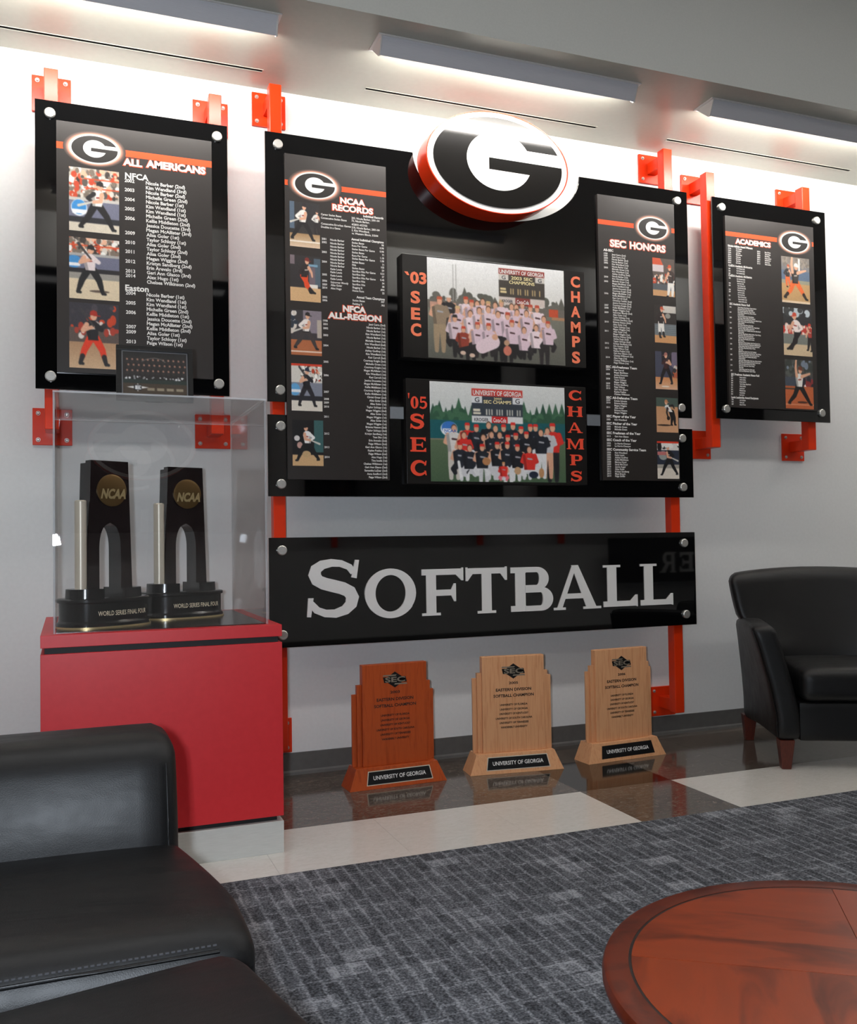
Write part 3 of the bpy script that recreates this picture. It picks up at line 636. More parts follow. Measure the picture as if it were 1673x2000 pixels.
def person(im, x, y, h, shirt, legs, cap=None, skin=SKIN, sit=False):
    """(x,y) top of head; h body height in picture heights"""
    A = im.asp; W = lambda v: v*h*A
    lo = .62 if sit else 1.0
    for d in (-1, 1):
        if sit: im.limb([(x+d*W(.06), y+.46*h), (x+d*W(.13), y+.54*h), (x+d*W(.1), y+lo*h)], [W(.13), W(.11), W(.08)], legs)
        else: im.limb([(x+d*W(.05), y+.5*h), (x+d*W(.06), y+.75*h), (x+d*W(.06), y+.97*h)], [W(.12), W(.1), W(.07)], legs)
        im.limb([(x+d*W(.11), y+.2*h), (x+d*W(.16), y+.33*h), (x+d*W(.07), y+.38*h)], [W(.08), W(.065), W(.05)], shirt if im.rng.random() < .6 else skin)
    im.poly([(x-W(.14), y+.2*h), (x-W(.05), y+.15*h), (x+W(.05), y+.15*h), (x+W(.14), y+.2*h), (x+W(.11), y+.5*h), (x-W(.11), y+.5*h)], shirt)
    dk = tuple(int(v_*.75) for v_ in shirt)
    im.poly([(x-W(.14), y+.2*h), (x-W(.09), y+.18*h), (x-W(.05), y+.5*h), (x-W(.11), y+.5*h)], dk); im.limb([(x-W(.03), y+.27*h), (x+W(.05), y+.28*h)], [W(.035), W(.03)], (70, 40, 44) if sum(shirt) > 450 else (170, 170, 176))
    im.ell(x, y+.08*h, W(.052), .075*h, (90, 62, 44)); im.ell(x, y+.092*h, W(.045), .065*h, skin)
    if cap: im.poly([(x-W(.055), y+.06*h), (x-W(.04), y+.005*h), (x+W(.04), y+.005*h), (x+W(.055), y+.06*h)], cap)
def team03():
    im = Img(266, 186, (226, 224, 220), 3); r = im.rng
    im.rect(0, 0, 1, .5, (240, 240, 240), (222, 220, 214))
    for i in range(9):
        x = r.choice([r.uniform(0, .5), r.uniform(.85, 1)]); im.poly([(x-.045, .46), (x, r.uniform(.25, .36)), (x+.045, .46)], (96, 94, 86))
    im.speck(0, .34, 1, .46, [(104, 102, 94), (92, 92, 84)], 60, .012, .03)
    for xx in (.18, .2): im.rect(xx, .05, xx+.004, .42, (170, 168, 164))
    im.rect(0, .42, 1, .52, (110, 104, 96)); im.rect(.02, .44, .2, .5, (196, 150, 130)); im.rect(.88, .42, .95, .5, (196, 78, 46)); im.rect(0, .5, 1, 1, (122, 122, 110), (94, 94, 86)); im.rect(.9, .5, 1, .53, (176, 130, 96))
    im.rect(.51, .04, .85, .1, (150, 58, 48)); im.rect(.51, .1, .85, .33, (66, 60, 54)); im.rect(.51, .1, .58, .16, (212, 206, 198)); im.rect(.78, .1, .85, .16, (212, 206, 198))
    for k in range(14): im.rect(.575+k*.018, .24, .582+k*.018, .3, (196, 170, 120) if k % 3 else (66, 60, 54))
    im.rect(.52, .24, .56, .26, (220, 200, 150)); im.rect(.52, .27, .565, .29, (220, 200, 150))
    im.rect(.51, .33, .63, .41, (212, 198, 190)); im.rect(.63, .33, .74, .41, (140, 60, 54)); im.rect(.74, .33, .85, .41, (212, 198, 190))
    PW = [(232, 208, 216), (224, 198, 210), (240, 220, 226)]; DK = [(34, 32, 34), (44, 40, 42)]
    person(im, .15, .36, .48, (40, 38, 40), (50, 46, 46), (230, 226, 220)); person(im, .085, .38, .56, (150, 130, 108), (164, 142, 114), (200, 96, 66))
    for i, x in enumerate((.27, .31, .35, .39, .43, .48, .525, .60, .635, .68, .74, .79)): person(im, x, .36+.03*abs(math.sin(i*2.1)), .5, r.choice(PW), r.choice(DK), r.choice([None, (196, 80, 56), (206, 170, 120)]))
    for i, x in enumerate((.21, .30, .365, .43, .50, .57, .64, .71, .84)): person(im, x, .46+.03*math.sin(i*1.7), .52, r.choice(PW), r.choice(DK), r.choice([None, None, (190, 76, 54), (214, 180, 130)]))
    person(im, .19, .55, .5, (220, 200, 208), DK[0], (40, 36, 36), sit=True); person(im, .25, .66, .44, (150, 62, 46), DK[0], (206, 70, 46), sit=True)
    for x in (.35, .43, .60, .69, .78, .87): person(im, x, .58+.04*math.sin(x*20), .5, r.choice(PW), r.choice(DK), r.choice([None, (200, 80, 56)]), sit=True)
    im.limb([(.24, .91), (.38, .86)], [.05, .06], DK[0]); im.limb([(.38, .86), (.46, .8)], [.09, .1], PW[0]); im.ell(.475, .75, .022, .03, SKIN); im.ell(.245, .93, .02, .02, (220, 190, 170)); im.ell(.31, .95, .02, .02, (220, 190, 170)); im.ell(.565, .88, .03, .05, (206, 120, 100)); im.ell(.56, .8, .02, .03, (190, 150, 120))
    return im
def team05():
    im = Img(264, 192, (200, 202, 200), 5); r = im.rng
    im.rect(0, 0, 1, .4, (222, 224, 222), (204, 208, 206))
    for x0, x1 in ((0, .32), (.66, 1)):
        for i in range(7):
            x = x0+(x1-x0)*(i+.5)/7; t = r.uniform(.15, .26); im.poly([(x-.05, .42), (x-.02, t+.1), (x, t), (x+.02, t+.1), (x+.05, .42)], r.choice([(52, 92, 70), (62, 104, 78), (44, 80, 64)]))
    im.speck(0, .3, .32, .41, [(48, 88, 66), (66, 108, 80)], 40, .015, .03); im.speck(.66, .3, 1, .41, [(48, 88, 66), (70, 114, 84)], 40, .015, .03)
    im.rect(0, .385, 1, .57, (22, 92, 98)); im.rect(0, .57, 1, .59, (150, 130, 110)); im.rect(0, .58, 1, 1, (92, 112, 84), (72, 96, 70))
    im.rect(.3, .055, .675, .13, (206, 62, 52)); im.rect(.3, .13, .675, .33, (56, 64, 74)); im.rect(.3, .13, .375, .2, (226, 228, 230)); im.rect(.6, .13, .675, .2, (226, 228, 230))
    for k in range(15): im.rect(.385+k*.019, .26, .392+k*.019, .32, (222, 220, 206) if k % 4 else (56, 64, 74))
    im.rect(.31, .26, .36, .285, (230, 222, 200)); im.rect(.31, .295, .365, .315, (230, 222, 200))
    im.rect(.3, .33, .675, .4, (226, 226, 226)); im.rect(.445, .33, .56, .4, (214, 40, 40)); im.ell(.135, .47, .06, .075, (236, 240, 244)); im.ell(.135, .46, .053, .065, (58, 120, 200)); im.rect(.09, .47, .19, .51, (236, 240, 246))
    NV = [(32, 36, 46), (26, 30, 38), (40, 44, 54)]; RED = (220, 50, 42); WP = [(226, 226, 228), (212, 212, 216)]
    person(im, .17, .42, .56, (222, 218, 214), (206, 200, 192)); person(im, .9, .375, .62, RED, (36, 36, 40), RED)
    for i, x in enumerate((.265, .33, .42, .47, .53, .60, .66, .73, .77)): person(im, x, .4+.02*math.sin(i*2.3), .52, RED if i == 0 else r.choice(NV), r.choice(WP), r.choice([RED, RED, None]))
    person(im, .86, .42, .54, (200, 200, 204), SKIN); person(im, .81, .44, .52, NV[0], WP[0])
    for i, x in enumerate((.24, .38, .44, .50, .56, .62, .70)): person(im, x, .49+.02*math.sin(i*1.9), .5, RED if i == 0 else r.choice(NV), r.choice(WP), r.choice([RED, None, RED]))
    for i, x in enumerate((.21, .28, .37, .48, .555, .63, .72)): person(im, x, .6+.02*math.sin(i*1.3), .5, [NV[2], NV[0], NV[0], NV[1], NV[0], NV[1], RED][i], [NV[1], WP[1], WP[0], WP[1], NV[0], WP[0], WP[0]][i], [RED, None, RED, RED, RED, RED, None][i], sit=True)
    im.ell(.4, .79, .03, .04, (186, 130, 86)); im.ell(.63, .88, .025, .04, (200, 160, 120)); im.ell(.75, .92, .035, .035, (30, 40, 60)); im.ell(.81, .9, .02, .05, (190, 140, 96))
    person(im, .525, .79, .3, RED, (232, 120, 130), (206, 150, 90), sit=True); im.limb([(.2, .8), (.215, .95)], [.02, .02], (236, 236, 236))
    return im
def team_frame():
    im = Img(120, 84, (30, 30, 30), 8); im.rect(0, .12, 1, .62, (36, 32, 32)); 
    for row, y in enumerate((.2, .33, .46)):
        for i in range(12):
            x = .07+i*.08+.02*(row % 2); im.ell(x, y+.03, .03, .05, (44, 40, 40)); im.ell(x, y-.02, .015, .024, (170, 124, 104))
    im.limb([(.3, .22), (.38, .16), (.5, .13), (.6, .16), (.66, .22)], [.012]*5, (110, 104, 100))
    im.speck(.05, .58, .95, .64, [(220, 220, 220), (150, 150, 150)], 26, .01, .018); im.rect(0, .65, 1, .74, (38, 50, 46)); im.rect(0, .74, 1, 1, (70, 58, 46))
    for i in range(4): im.rect(.38+i*.15, .84, .49+i*.15, .9, (150, 138, 116))
    im.poly([(.06, .83), (.2, .8), (.23, .74), (.26, .8), (.4, .83), (.26, .87), (.23, .93), (.2, .87)], (232, 230, 226)); im.rect(.17, .77, .29, .9, (24, 24, 24)); im.rect(.19, .79, .28, .815, (236, 236, 236)); im.rect(.19, .825, .27, .845, (236, 236, 236)); im.rect(.19, .855, .28, .88, (236, 236, 236)); im.rect(.19, .79, .215, .88, (236, 236, 236))
    return im

# ------------------------------------------------------------------ the room
H_S = 3.171           # soffit over the display
H_C = 4.05            # high ceiling of the lobby
Y_F = -0.76           # soffit fascia
XL, XR, YB = -3.2, 8.6, -5.0
struct('wall_back', MB().box(XL-.12, XR+.12, 0, .12, -.1, H_C), M_WALL)
struct('wall_front', MB().box(XL-.12, XR+.12, YB-.12, YB, -.1, H_C), M_WALL)
struct('wall_left', MB().box(XL-.12, XL, YB, 0, -.1, H_C), M_WALL)
struct('wall_right', MB().box(XR, XR+.12, YB, 0, -.1, H_C), M_WALL)
struct('ceiling', MB().box(XL-.12, XR+.12, YB-.12, .12, H_C, H_C+.1), noisy('ceiling_paint', (222, 217, 208), (225, 220, 211), 80, 0.7))
SLOTS = ((-.42, .813), (1.294, 2.531), (2.963, 4.23)); SY0, SY1, SD = -.175, -.157, .06
sf = MB(); sf.box(XL, XR, Y_F, 0, H_S+SD, H_C-.001); sf.box(XL, XR, Y_F, SY0, H_S, H_S+SD); sf.box(XL, XR, SY1, 0, H_S, H_S+SD)
for xa, xb in zip([XL]+[q[1] for q in SLOTS], [q[0] for q in SLOTS]+[XR]): sf.box(xa, xb, SY0, SY1, H_S, H_S+SD)
sf.mi = [0]*len(sf.f)
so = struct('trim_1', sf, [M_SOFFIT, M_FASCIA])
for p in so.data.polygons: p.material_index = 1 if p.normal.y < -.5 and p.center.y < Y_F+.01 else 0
struct('baseboard_back', MB().prismx([(0, 0), (-.016, 0), (-.012, .012), (-.007, .02), (-.006, .099), (0, .0995)], XL, XR), M_BASE)
struct('baseboard_front', MB().box(XL, XR, YB, YB+.008, 0, .099), M_BASE)

fl = struct('floor', MB().box(XL-.12, XR+.12, YB-.12, .12, -.1, -.006), M_GROUT)
T0, TS, R1, R2 = 1.9983, 0.4565, -0.7905, -1.2506
rows = [(-.001, R1+TS), (R1+TS, R1), (R1, R2)]
tm = {}
for r_, (ya, yb) in enumerate(rows):
    k0 = math.floor((XL-T0)/TS)
    for k in range(k0, int((XR-T0)/TS)+1):
        x0 = max(T0+k*TS, XL); x1 = min(T0+(k+1)*TS, XR); cross = (k % 9 == 0)
        mt = (M_TILEX if r_ == 1 else M_TILED) if cross else (M_TILED if r_ < 2 else M_TILEW)
        key = (r_, round(x1-x0, 3), mt.name); g = .0004
        if key not in tm:
            o = mesh_obj('floor_tile', MB().box(g, x1-x0-g, yb+g, ya-g, -.006, 0), mt, parent=fl); tm[key] = o.data
        else:
            o = bpy.data.objects.new('floor_tile', tm[key]); COL.objects.link(o); o.parent = fl
        o.location = (x0, 0, 0)
cp = mesh_obj('carpet', MB().box(XL, XR, YB, R2-.003, -.006, .004), M_CARPET)
tag(cp, 'grey block-patterned carpet covering the floor beyond the vinyl tiles', 'carpet')
mesh_obj('edge_strip', MB().box(XL, XR, R2-.004, R2+.003, -.005, .002), mat('edge_metal', (150, 146, 140), .4), parent=cp)

# wall washers in the soffit and their neighbours, the linear air slots
def washer(xc, label, yc=-.565, zc=H_S, sgn=1, where=''):
    """asymmetric wall washer; sgn=+1 throws light towards +y"""
    off_ = '_%s_offscreen' % where if where else ''
    t = thing('wall_washer_light'+('_offscreen' if where else ''), label, 'light fixture', (xc, yc, zc), 0 if sgn > 0 else math.pi, 'wall washer lights')
    L = .628
    fr = MB(); fr.box(-L-.012, L+.012, -.075, -.067, -.005, 0); fr.box(-L-.012, L+.012, .060, .068, -.005, 0); fr.box(-L-.012, -L, -.067, .060, -.005, 0); fr.box(L, L+.012, -.067, .060, -.005, 0)
    mesh_obj('trim_frame', fr, M_TRIM, parent=t)
    mesh_obj('shield', MB().prismx([(-.067, 0), (-.067, -.007), (-.037, -.073), (-.031, -.071), (-.031, -.066), (-.059, -.004), (-.059, 0)], -L+.006, L-.006), M_SHIELD, parent=t)
    for d in (-1, 1):
        a, b = sorted((d*L, d*(L-.005)))
        mesh_obj('end_cap', MB().prismx([(-.067, 0), (-.067, -.008), (-.036, -.075), (-.026, -.074), (.058, -.006), (.058, 0)], a, b), M_TRIM, parent=t)
    mesh_obj('lamp_tube'+off_, MB().cyl((-L+.03, -.042, -.020), .008, 2*L-.06, 'x', 16), M_LAMP, parent=t, smooth=40)
    mesh_obj('reflector', MB().box(-L+.006, L-.006, -.058, .058, -.0035, -.0015), M_TRIM, parent=t)
    area('washer_lamp'+off_, (0, -.026, -.037), (0, 1, -.12), 2*L-.06, .055, WASH_W, WASH_COL, parent=t)
    return t
washer(.160, 'grey wall washer light above the all Americans board')
washer(1.845, 'grey wall washer light above the big oval G sign')
washer(3.525, 'grey wall washer light above the academics board')
washer(5.205, 'grey wall washer light over the black armchair side of the wall', where='right')   # throws the armchair's shadow to the left
for x0, x1, lb in ((-.42, .813, 'thin dark ceiling air slot above the all Americans board'), (1.294, 2.531, 'thin dark ceiling air slot above the big oval G sign'), (2.963, 4.23, 'thin dark ceiling air slot above the academics board')):
    t = thing('linear_air_diffuser', lb, 'air vent', ((x0+x1)/2, -.165, H_S), 0, 'linear ceiling air slots')
    wpart('slot', MB().box(x0+.0005, x1-.0005, -.1745, -.1575, H_S+.05, H_S+.055).box(x0+.0005, x1-.0005, -.1585, -.1575, H_S+.0005, H_S+.05).box(x0+.0005, x1-.0005, -.1745, -.1735, H_S+.0005, H_S+.05).box(x0+.0005, x0+.0015, -.1735, -.1585, H_S+.0005, H_S+.05).box(x1-.0015, x1-.0005, -.1735, -.1585, H_S+.0005, H_S+.05), M_SLOT, t)
    f_ = MB(); f_.box(x0-.003, x1+.003, -.178, -.175, H_S-.002, H_S); f_.box(x0-.003, x1+.003, -.157, -.153, H_S-.002, H_S); f_.box(x0-.003, x0, -.175, -.157, H_S-.002, H_S); f_.box(x1, x1+.003, -.175, -.157, H_S-.002, H_S)
    wpart('frame', f_, M_SOFFIT, t)
# row of recessed linear lights in the high ceiling
for x in (-1.9, .55, 3.0, 5.45, 7.4):
    hl = 1.2 if x < 7 else .72
    t = thing('linear_ceiling_light_offscreen', 'long recessed linear light in the high ceiling', 'light fixture', (x, -2.37, H_C), 0, 'linear lights of the high ceiling')
    f_ = MB(); f_.box(-hl, hl, -.145, -.13, -.012, 0); f_.box(-hl, hl, .13, .145, -.012, 0); f_.box(-hl, -hl+.015, -.13, .13, -.012, 0); f_.box(hl-.015, hl, -.13, .13, -.012, 0)
    mesh_obj('frame', f_, M_TRIM, parent=t); mesh_obj('diffuser_offscreen', MB().box(-hl+.015, hl-.015, -.13, .13, -.008, -.002), M_DIFF, parent=t)

# ------------------------------------------------------------------ red steel posts
def post(x, z0, z1, plates, label, y0=0.0, sgn=1, group='red steel posts'):
    rz = 0 if sgn > 0 else math.pi
    t = thing('steel_post', label, 'post', (x, y0, z0), rz, group)
    hw = .0275
    mesh_obj('tube', MB().box(-hw, hw, -.160, -.105, 0, z1-z0), M_REDSTEEL, parent=t, bevel=.003)
    for pz in plates:
        z = pz-z0
        p = mesh_obj('mounting_plate', MB().box(-.078, .078, -.012, 0, z-.078, z+.078), M_REDSTEEL, parent=t, bevel=.0015)
        a0 = min(max(z, .03), z1-z0-.03)
        mesh_obj('arm', MB().box(-hw, hw, -.106, -.012, a0-.03, a0+.03), M_REDSTEEL, parent=t, bevel=.002)
        for dx in (-.056, .056):
            for dz in (-.056, .056):
                mesh_obj('bolt', MB().cyl((dx, -.012, z+dz), .009, -.003, 'y', 12).cyl((dx, -.015, z+dz), .0075, -.006, 'y', 12, .004), M_STEEL, parent=p, smooth=40)
    return t
post(-.062, 1.54, 3.035, (2.99, 1.568), 'short red steel post behind the left edge of the all Americans board')
post(.605, 1.54, 3.035, (2.99, 1.568), 'short red steel post behind the right edge of the all Americans board')
post(.872, .143, 3.125, (3.068, .183), 'tall red steel post beside the trophy pedestal holding the big board')
post(2.972, .143, 3.125, (3.068, .183), 'tall red steel post behind the softball sign, right of the wooden plaques')
post(3.245, 1.54, 3.035, (2.99, 1.568), 'short red steel post behind the left edge of the academics board')
post(3.905, 1.54, 3.035, (2.99, 1.568), 'short red steel post behind the right edge of the academics board')

# ------------------------------------------------------------------ black glass boards
YG0, YG1 = -.180, -.190
def standoffs(t, pts, y1=YG1):
    for (x, z) in pts:
        c = MB().cyl((x, y1, z), .0215, -.010, 'y', 28).cyl((x, y1-.010, z), .0215, -.003, 'y', 28, .018)
        wpart('standoff_cap', c, M_STEEL, t, smooth=35)
        wpart('standoff_barrel', MB().cyl((x, -.160, z), .012, -.020, 'y', 16), M_STEEL, t, smooth=35)
def board(label, rects, pts, polys=None):
    x0 = min(r_[0] for r_ in rects); z0 = min(r_[2] for r_ in rects)
    t = thing('display_board', label, 'board', (x0, YG1, z0))
    for i, (a, b, c, d) in enumerate(rects):
        poly = (polys or {}).get(i) or [(a, c), (b, c), (b, d), (a, d)]
        wpart('glass_panel', MB().prism(poly, YG0, YG1), M_BLKGLASS, t, bevel=.001)
    standoffs(t, pts); return t
board('glossy black backing board of the all Americans panel', [(-.1227, .6512, 1.701, 2.886)], [(-.066, 2.832), (.606, 2.832), (-.066, 1.752), (.606, 1.752)])
board('glossy black backing board of the academics panel', [(3.229, 4.009, 1.692, 2.89)], [(3.288, 2.836), (3.944, 2.836), (3.288, 1.744), (3.944, 1.744)])
MX0, MX1 = .816, 3.066
CX, CZ, CA, CB = 1.9635, 2.895, .4485, .278
tp = 2.891
a0 = math.asin((tp-CZ)/CB)
notch = [(CX+CA*math.cos(a), CZ+CB*math.sin(a)) for a in [a0+(-math.pi-2*a0)*i/48 for i in range(49)]]
up = [(MX0, 1.686), (MX1, 1.686), (MX1, tp)]+notch+[(MX0, tp)]
board('big glossy black two-piece backing board with an oval cut-out for the G sign', [(MX0, MX1, 1.686, tp), (MX0, MX1, 1.268, 1.629)],
      [(.873, 2.836), (3.000, 2.836), (.873, 1.738), (2.998, 1.738), (.873, 1.578), (2.998, 1.578), (.873, 1.322), (2.998, 1.322)], {0: up})

# ------------------------------------------------------------------ oval G sign
def g_sign(label, loc, hx, hz, rotz=0, depth=.12, group=None):
    t = thing('oval_letter_sign', label, 'sign', loc, rotz, group)
    def ring(r0, r1, y0, y1, m_, nm, n=72):
        mb = MB(); v = []; f = []
        for i in range(n):
            a = 2*math.pi*i/n; c, s_ = math.cos(a), math.sin(a)
            for rr in (r0, r1):
                for y in (y0, y1): v.append((hx*rr*c, y, hz*rr*s_))
        for i in range(n):
            j = (i+1) % n; A = 4*i; B = 4*j
            f += [(A, B, B+1, A+1), (A+2, A+3, B+3, B+2), (A, A+2, B+2, B), (A+1, B+1, B+3, A+3)]
        mb.add(v, f); return mesh_obj(nm, mb, m_, parent=t, smooth=35)
    def disc(r, y0, y1, m_, nm, n=72):
        return mesh_obj(nm, MB().prism([(hx*r*math.cos(2*math.pi*i/n), hz*r*math.sin(2*math.pi*i/n)) for i in range(n)], y0, y1), m_, parent=t, smooth=35)
    ring(.985, 1.0, 0, -depth, M_REDSTEEL, 'rim')
    disc(.984, -.004, -depth+.003, M_SIGNWHITE, 'white_face')
    k = .905; kz = .885
    n = 72
    mesh_obj('black_oval', MB().prism([(hx*k*math.cos(2*math.pi*i/n), hz*kz*math.sin(2*math.pi*i/n)) for i in range(n)], -depth+.003, -depth-.001), M_SIGNBLACK, parent=t)
    mesh_obj('white_counter', MB().prism([(x*hx*k, z*hz*kz) for x, z in g_counter()], -depth-.001, -depth-.003), M_SIGNWHITE, parent=t)
    for d in (-1, 1): mesh_obj('mounting_stud', MB().cyl((d*hx*.45, 0, 0), .012, -loc[1] if rotz == 0 else .2, 'y', 12), M_STEEL, parent=t)
    return t
g_sign('large oval letter G sign with a red rim atop the big board', (1.906, -.193, 2.846), .3715, .2425, depth=.119)

# ------------------------------------------------------------------ SOFTBALL sign
t = thing('name_sign', 'long glossy black sign reading SOFTBALL in raised white letters', 'sign', (MX0, YG1, .603))
wpart('glass_panel', MB().box(MX0, MX1, YG1, YG0, .603, 1.086), M_BLKGLASS, t, bevel=.001)
standoffs(t, [(.873, 1.030), (2.995, 1.030), (.873, .659), (2.998, .659)])
SP = Pan([(522.6, 1051), (1354, 1038.7), (1355, 1219), (523, 1266.4)], YG1, (MX0, MX1, .603, 1.086))
def zc(x, y): return 500+x/1.859, 1000+y/1.859
for ch, xa, xb, ya, yb, yc, yd in (('S', 176, 366, 176, 166, 390, 378), ('O', 385, 571, 209, 202, 390, 380), ('F', 592, 743, 207, 200, 378, 370), ('T', 751, 901, 203, 196, 371, 363), ('B', 914, 1066, 203, 196, 363, 355), ('A', 1069, 1241, 196, 189, 357, 348), ('L', 1250, 1374, 195, 188, 349, 341), ('L', 1385, 1503, 190, 184, 343, 336)):
    p = SP.at(*zc(xa, ya)); q = SP.at(*zc(xb, yd)); p2 = SP.at(*zc(xb, yb)); q2 = SP.at(*zc(xa, yc))
    zt = .967 if ch == 'S' else (.929 if ch == 'O' else .920); zb = .690 if ch == 'S' else (.700 if ch == 'O' else .706)
    zt = (p[1]+p2[1])/2; zb = (q[1]+q2[1])/2
    wpart('letter', glyph_mesh(ch, p[0], q[0], zb, zt, YG1-.0005, YG1-.006), M_LETTER, t)

# ------------------------------------------------------------------ printed panels
YP = -.205
def panel(name, label, quad, stripe, logo, rect=None):
    P = Pan(quad, YP, rect)
    t = thing(name, label, 'panel', ((P.x0+P.x1)/2, YP, P.z0))
    wpart('print_board', MB().box(P.x0, P.x1, YP, YG1, P.z0, P.z1), M_PANEL, t)
    (xl, yl0, yl1), (xr, yr0, yr1) = stripe
    za = (P.at(xl, yl0)[1]+P.at(xr, yr0)[1])/2; zb = (P.at(xl, yl1)[1]+P.at(xr, yr1)[1])/2
    wpart('stripe', MB().box(P.x0, P.x1, YP-.0003, YP, zb, za), M_ORANGE, t)
    lx, ly, hw, hh = logo
    cx, cz = P.at(lx, ly); hx = abs(P.at(lx+hw, ly)[0]-P.at(lx-hw, ly)[0])/2; hz = abs(P.at(lx, ly+hh)[1]-P.at(lx, ly-hh)[1])/2
    g_print('oval_logo', cx, cz, hx/1.08, hz/1.08, YP, t)
    return t, P
def heading(t, P, items):
    for body, tl, br in items:
        a = MB(); b = MB(); p = P.at(*tl); q = P.at(*br); d = .0032
        fit_text(a, body, p[0], q[0], q[1], p[1], YP-.0014, .05); fit_text(b, body, p[0]-d, q[0]+d, q[1]-d, p[1]+d, YP-.0009, .075)
        h_ = wpart('heading', a, M_WHITE, t); wpart('heading_outline', b, M_ORANGE, t, parent=h_)
def lines(t, P, items, cap, xs=1.0, bold=.008, name='lettering', each=False):
    """items: (px x, px y, text, align); cap = capital height in px"""
    mb = MB(); kz = (P.z1-P.z0)/max(1, P.npx)
    for x, y, body, al in items:
        X, Z = P.at(x, y); put_text(mb, body, X, Z, cap*kz, YP-.0009, xs, al, bold)
        if each: wpart('text_line', mb, M_WHITE, t); mb = MB()
    if not each:
        o = wpart(name, mb, M_WHITE, t); o['kind'] = 'stuff'          # fine print too small to pick apart
def photos(t, P, items):
    for k, (kind, tl, br) in enumerate(items):
        p = P.at(*tl); q = P.at(*br)
        photo_obj('photo', ball_photo(kind, 10+k), p[0], q[0], q[1], p[1], YP-.0006, t)

# --- all Americans
quad = [(112, 237.5), (415.5, 273.8), (413.9, 738), (109, 728.7)]
t, P = panel('honor_panel', 'black printed panel headed ALL AMERICANS with three batter photos', quad, ((112, 279.8, 292.4), (415.5, 312, 325)), (186.7, 293.9, 49, 28)); P.npx = 478
heading(t, P, [('ALL', (242, 309.7), (279, 327.5)), ('AMERICANS', (287, 312), (403, 339.5))])
lines(t, P, [(245.5, 343.5, 'NFCA', 'L'), (243.6, 562.5, 'Easton', 'L')], 10.8, 1.05, .03, each=True)
nf = ['Nicole Barber (2nd)', 'Kim Wendland (3rd)', 'Nicole Barber (2nd)', 'Michelle Green (2nd)', 'Nicole Barber (1st)', 'Kim Wendland (1st)', 'Kim Wendland (1st)', 'Michelle Green (2nd)', 'Kellie Middleton (2nd)', 'Jessica Doucette (3rd)', 'Megan McAllister (3rd)', 'Alisa Goler (1st)', 'Taylor Schlopy (1st)', 'Alisa Goler (2nd)', 'Taylor Schlopy (2nd)', 'Alisa Goler (2nd)', 'Megan Wiggins (2nd)', 'Kristyn Sandberg (2nd)', 'Erin Arevalo (3rd)', 'Geri Ann Glasco (3rd)', 'Alex Hugo (1st)', 'Chelsea Wilkinson (2nd)']
ea = ['Nicole Barber (1st)', 'Kim Wendland (1st)', 'Kim Wendland (1st)', 'Michelle Green (2nd)', 'Kellie Middleton (1st)', 'Jessica Doucette (2nd)', 'Megan McAllister (2nd)', 'Kellie Middleton (2nd)', 'Alisa Goler (1st)', 'Taylor Schlopy (1st)', 'Paige Wilson (1st)']
it = [(286, 357.5+9.2*i, s_, 'L') for i, s_ in enumerate(nf)]+[(285, 575.5+9.38*i, s_, 'L') for i, s_ in enumerate(ea)]
it += [(244.5, y, s_, 'L') for y, s_ in ((353, '2002'), (371, '2003'), (389.5, '2004'), (408, '2005'), (426.5, '2006'), (455, '2009'), (473.5, '2010'), (491.5, '2011'), (510.5, '2012'), (529.5, '2013'), (538.5, '2014'), (572.5, '2004'), (591.5, '2005'), (610, '2006'), (638, '2007'), (648, '2009'), (667, '2013'))]
lines(t, P, it, 6.4, .98, .024, each=True)
photos(t, P, [('crowd_wall', (136, 327.6), (233, 460)), ('crowd_wall2', (135, 464.5), (232, 590)), ('dugout', (134, 592), (229.5, 722.7))])

# --- NCAA records / NFCA all-region
quad = [(558, 304), (757, 322), (757, 937), (559, 937)]
t, P = panel('honor_panel', 'tall black printed panel headed NCAA RECORDS and NFCA ALL-REGION with five photos', quad, ((559, 355.6, 365.5), (757, 372.7, 383.5)), (617, 366, 42, 25.6)); P.npx = 625
heading(t, P, [('NCAA', (666, 386.5), (715, 403)), ('RECORDS', (650.5, 400), (730.6, 418.6)), ('NFCA', (669, 598.6), (714, 613.5)), ('ALL-REGION', (639.7, 612.5), (744, 629.5))])
z4 = lambda y: 280+y/5.556
z5 = lambda y: 600+y/5.263
it = [(628, z4(785), 'Career Stolen Bases', 'L'), (628, z4(823), 'Consecutive Stolen Bases', 'L'), (628, z4(886), 'Consecutive Errorless Games', 'L'), (628, z4(922), 'Doubles in a Game', 'L'),
      (688, z4(812), '203, Nicole Barber, 2001-04', 'L'), (688, z4(843), '73, Nicole Barber,', 'L'), (688, z4(882), '4/28/01-4/27/02', 'L'), (688, z4(915), '218, Nicole Barber, 2001-04', 'L'), (688, z4(947), '3, Kim Wendland,', 'L'), (688, z4(980), 'vs. Western Illinois, 3/3/04', 'L')]
nm = ['Nicole Barber']*9+['Katie Lewis']*4+['Sojourner Moody', 'Alisa Goler', 'Alex Hugo']
ny = [1060, 1097, 1133, 1168, 1203, 1238, 1273, 1308, 1341, 1378, 1411, 1448, 1484, 1521, 1553, 1588]
it += [(645.5, z4(y), s_, 'L') for y, s_ in zip(ny, nm)]
st_ = ['Stolen Bases', 'Runs Per Game', 'Stolen Bases Per Game', 'Stolen Bases', 'Runs Per Game', 'Stolen Bases Per Game', 'Stolen Bases', 'Hits', 'Stolen Bases', 'Sacrifice Hits Per Game', 'Sacrifice Hits', 'Sacrifice Hits Per Game', 'Sacrifice Hits', 'Sacrifice Hits', 'Slugging %', 'Home Runs']
sy = [1082, 1115, 1152, 1188, 1223, 1256, 1295, 1325, 1360, 1394, 1428, 1463, 1499, 1536, 1571, 1606]
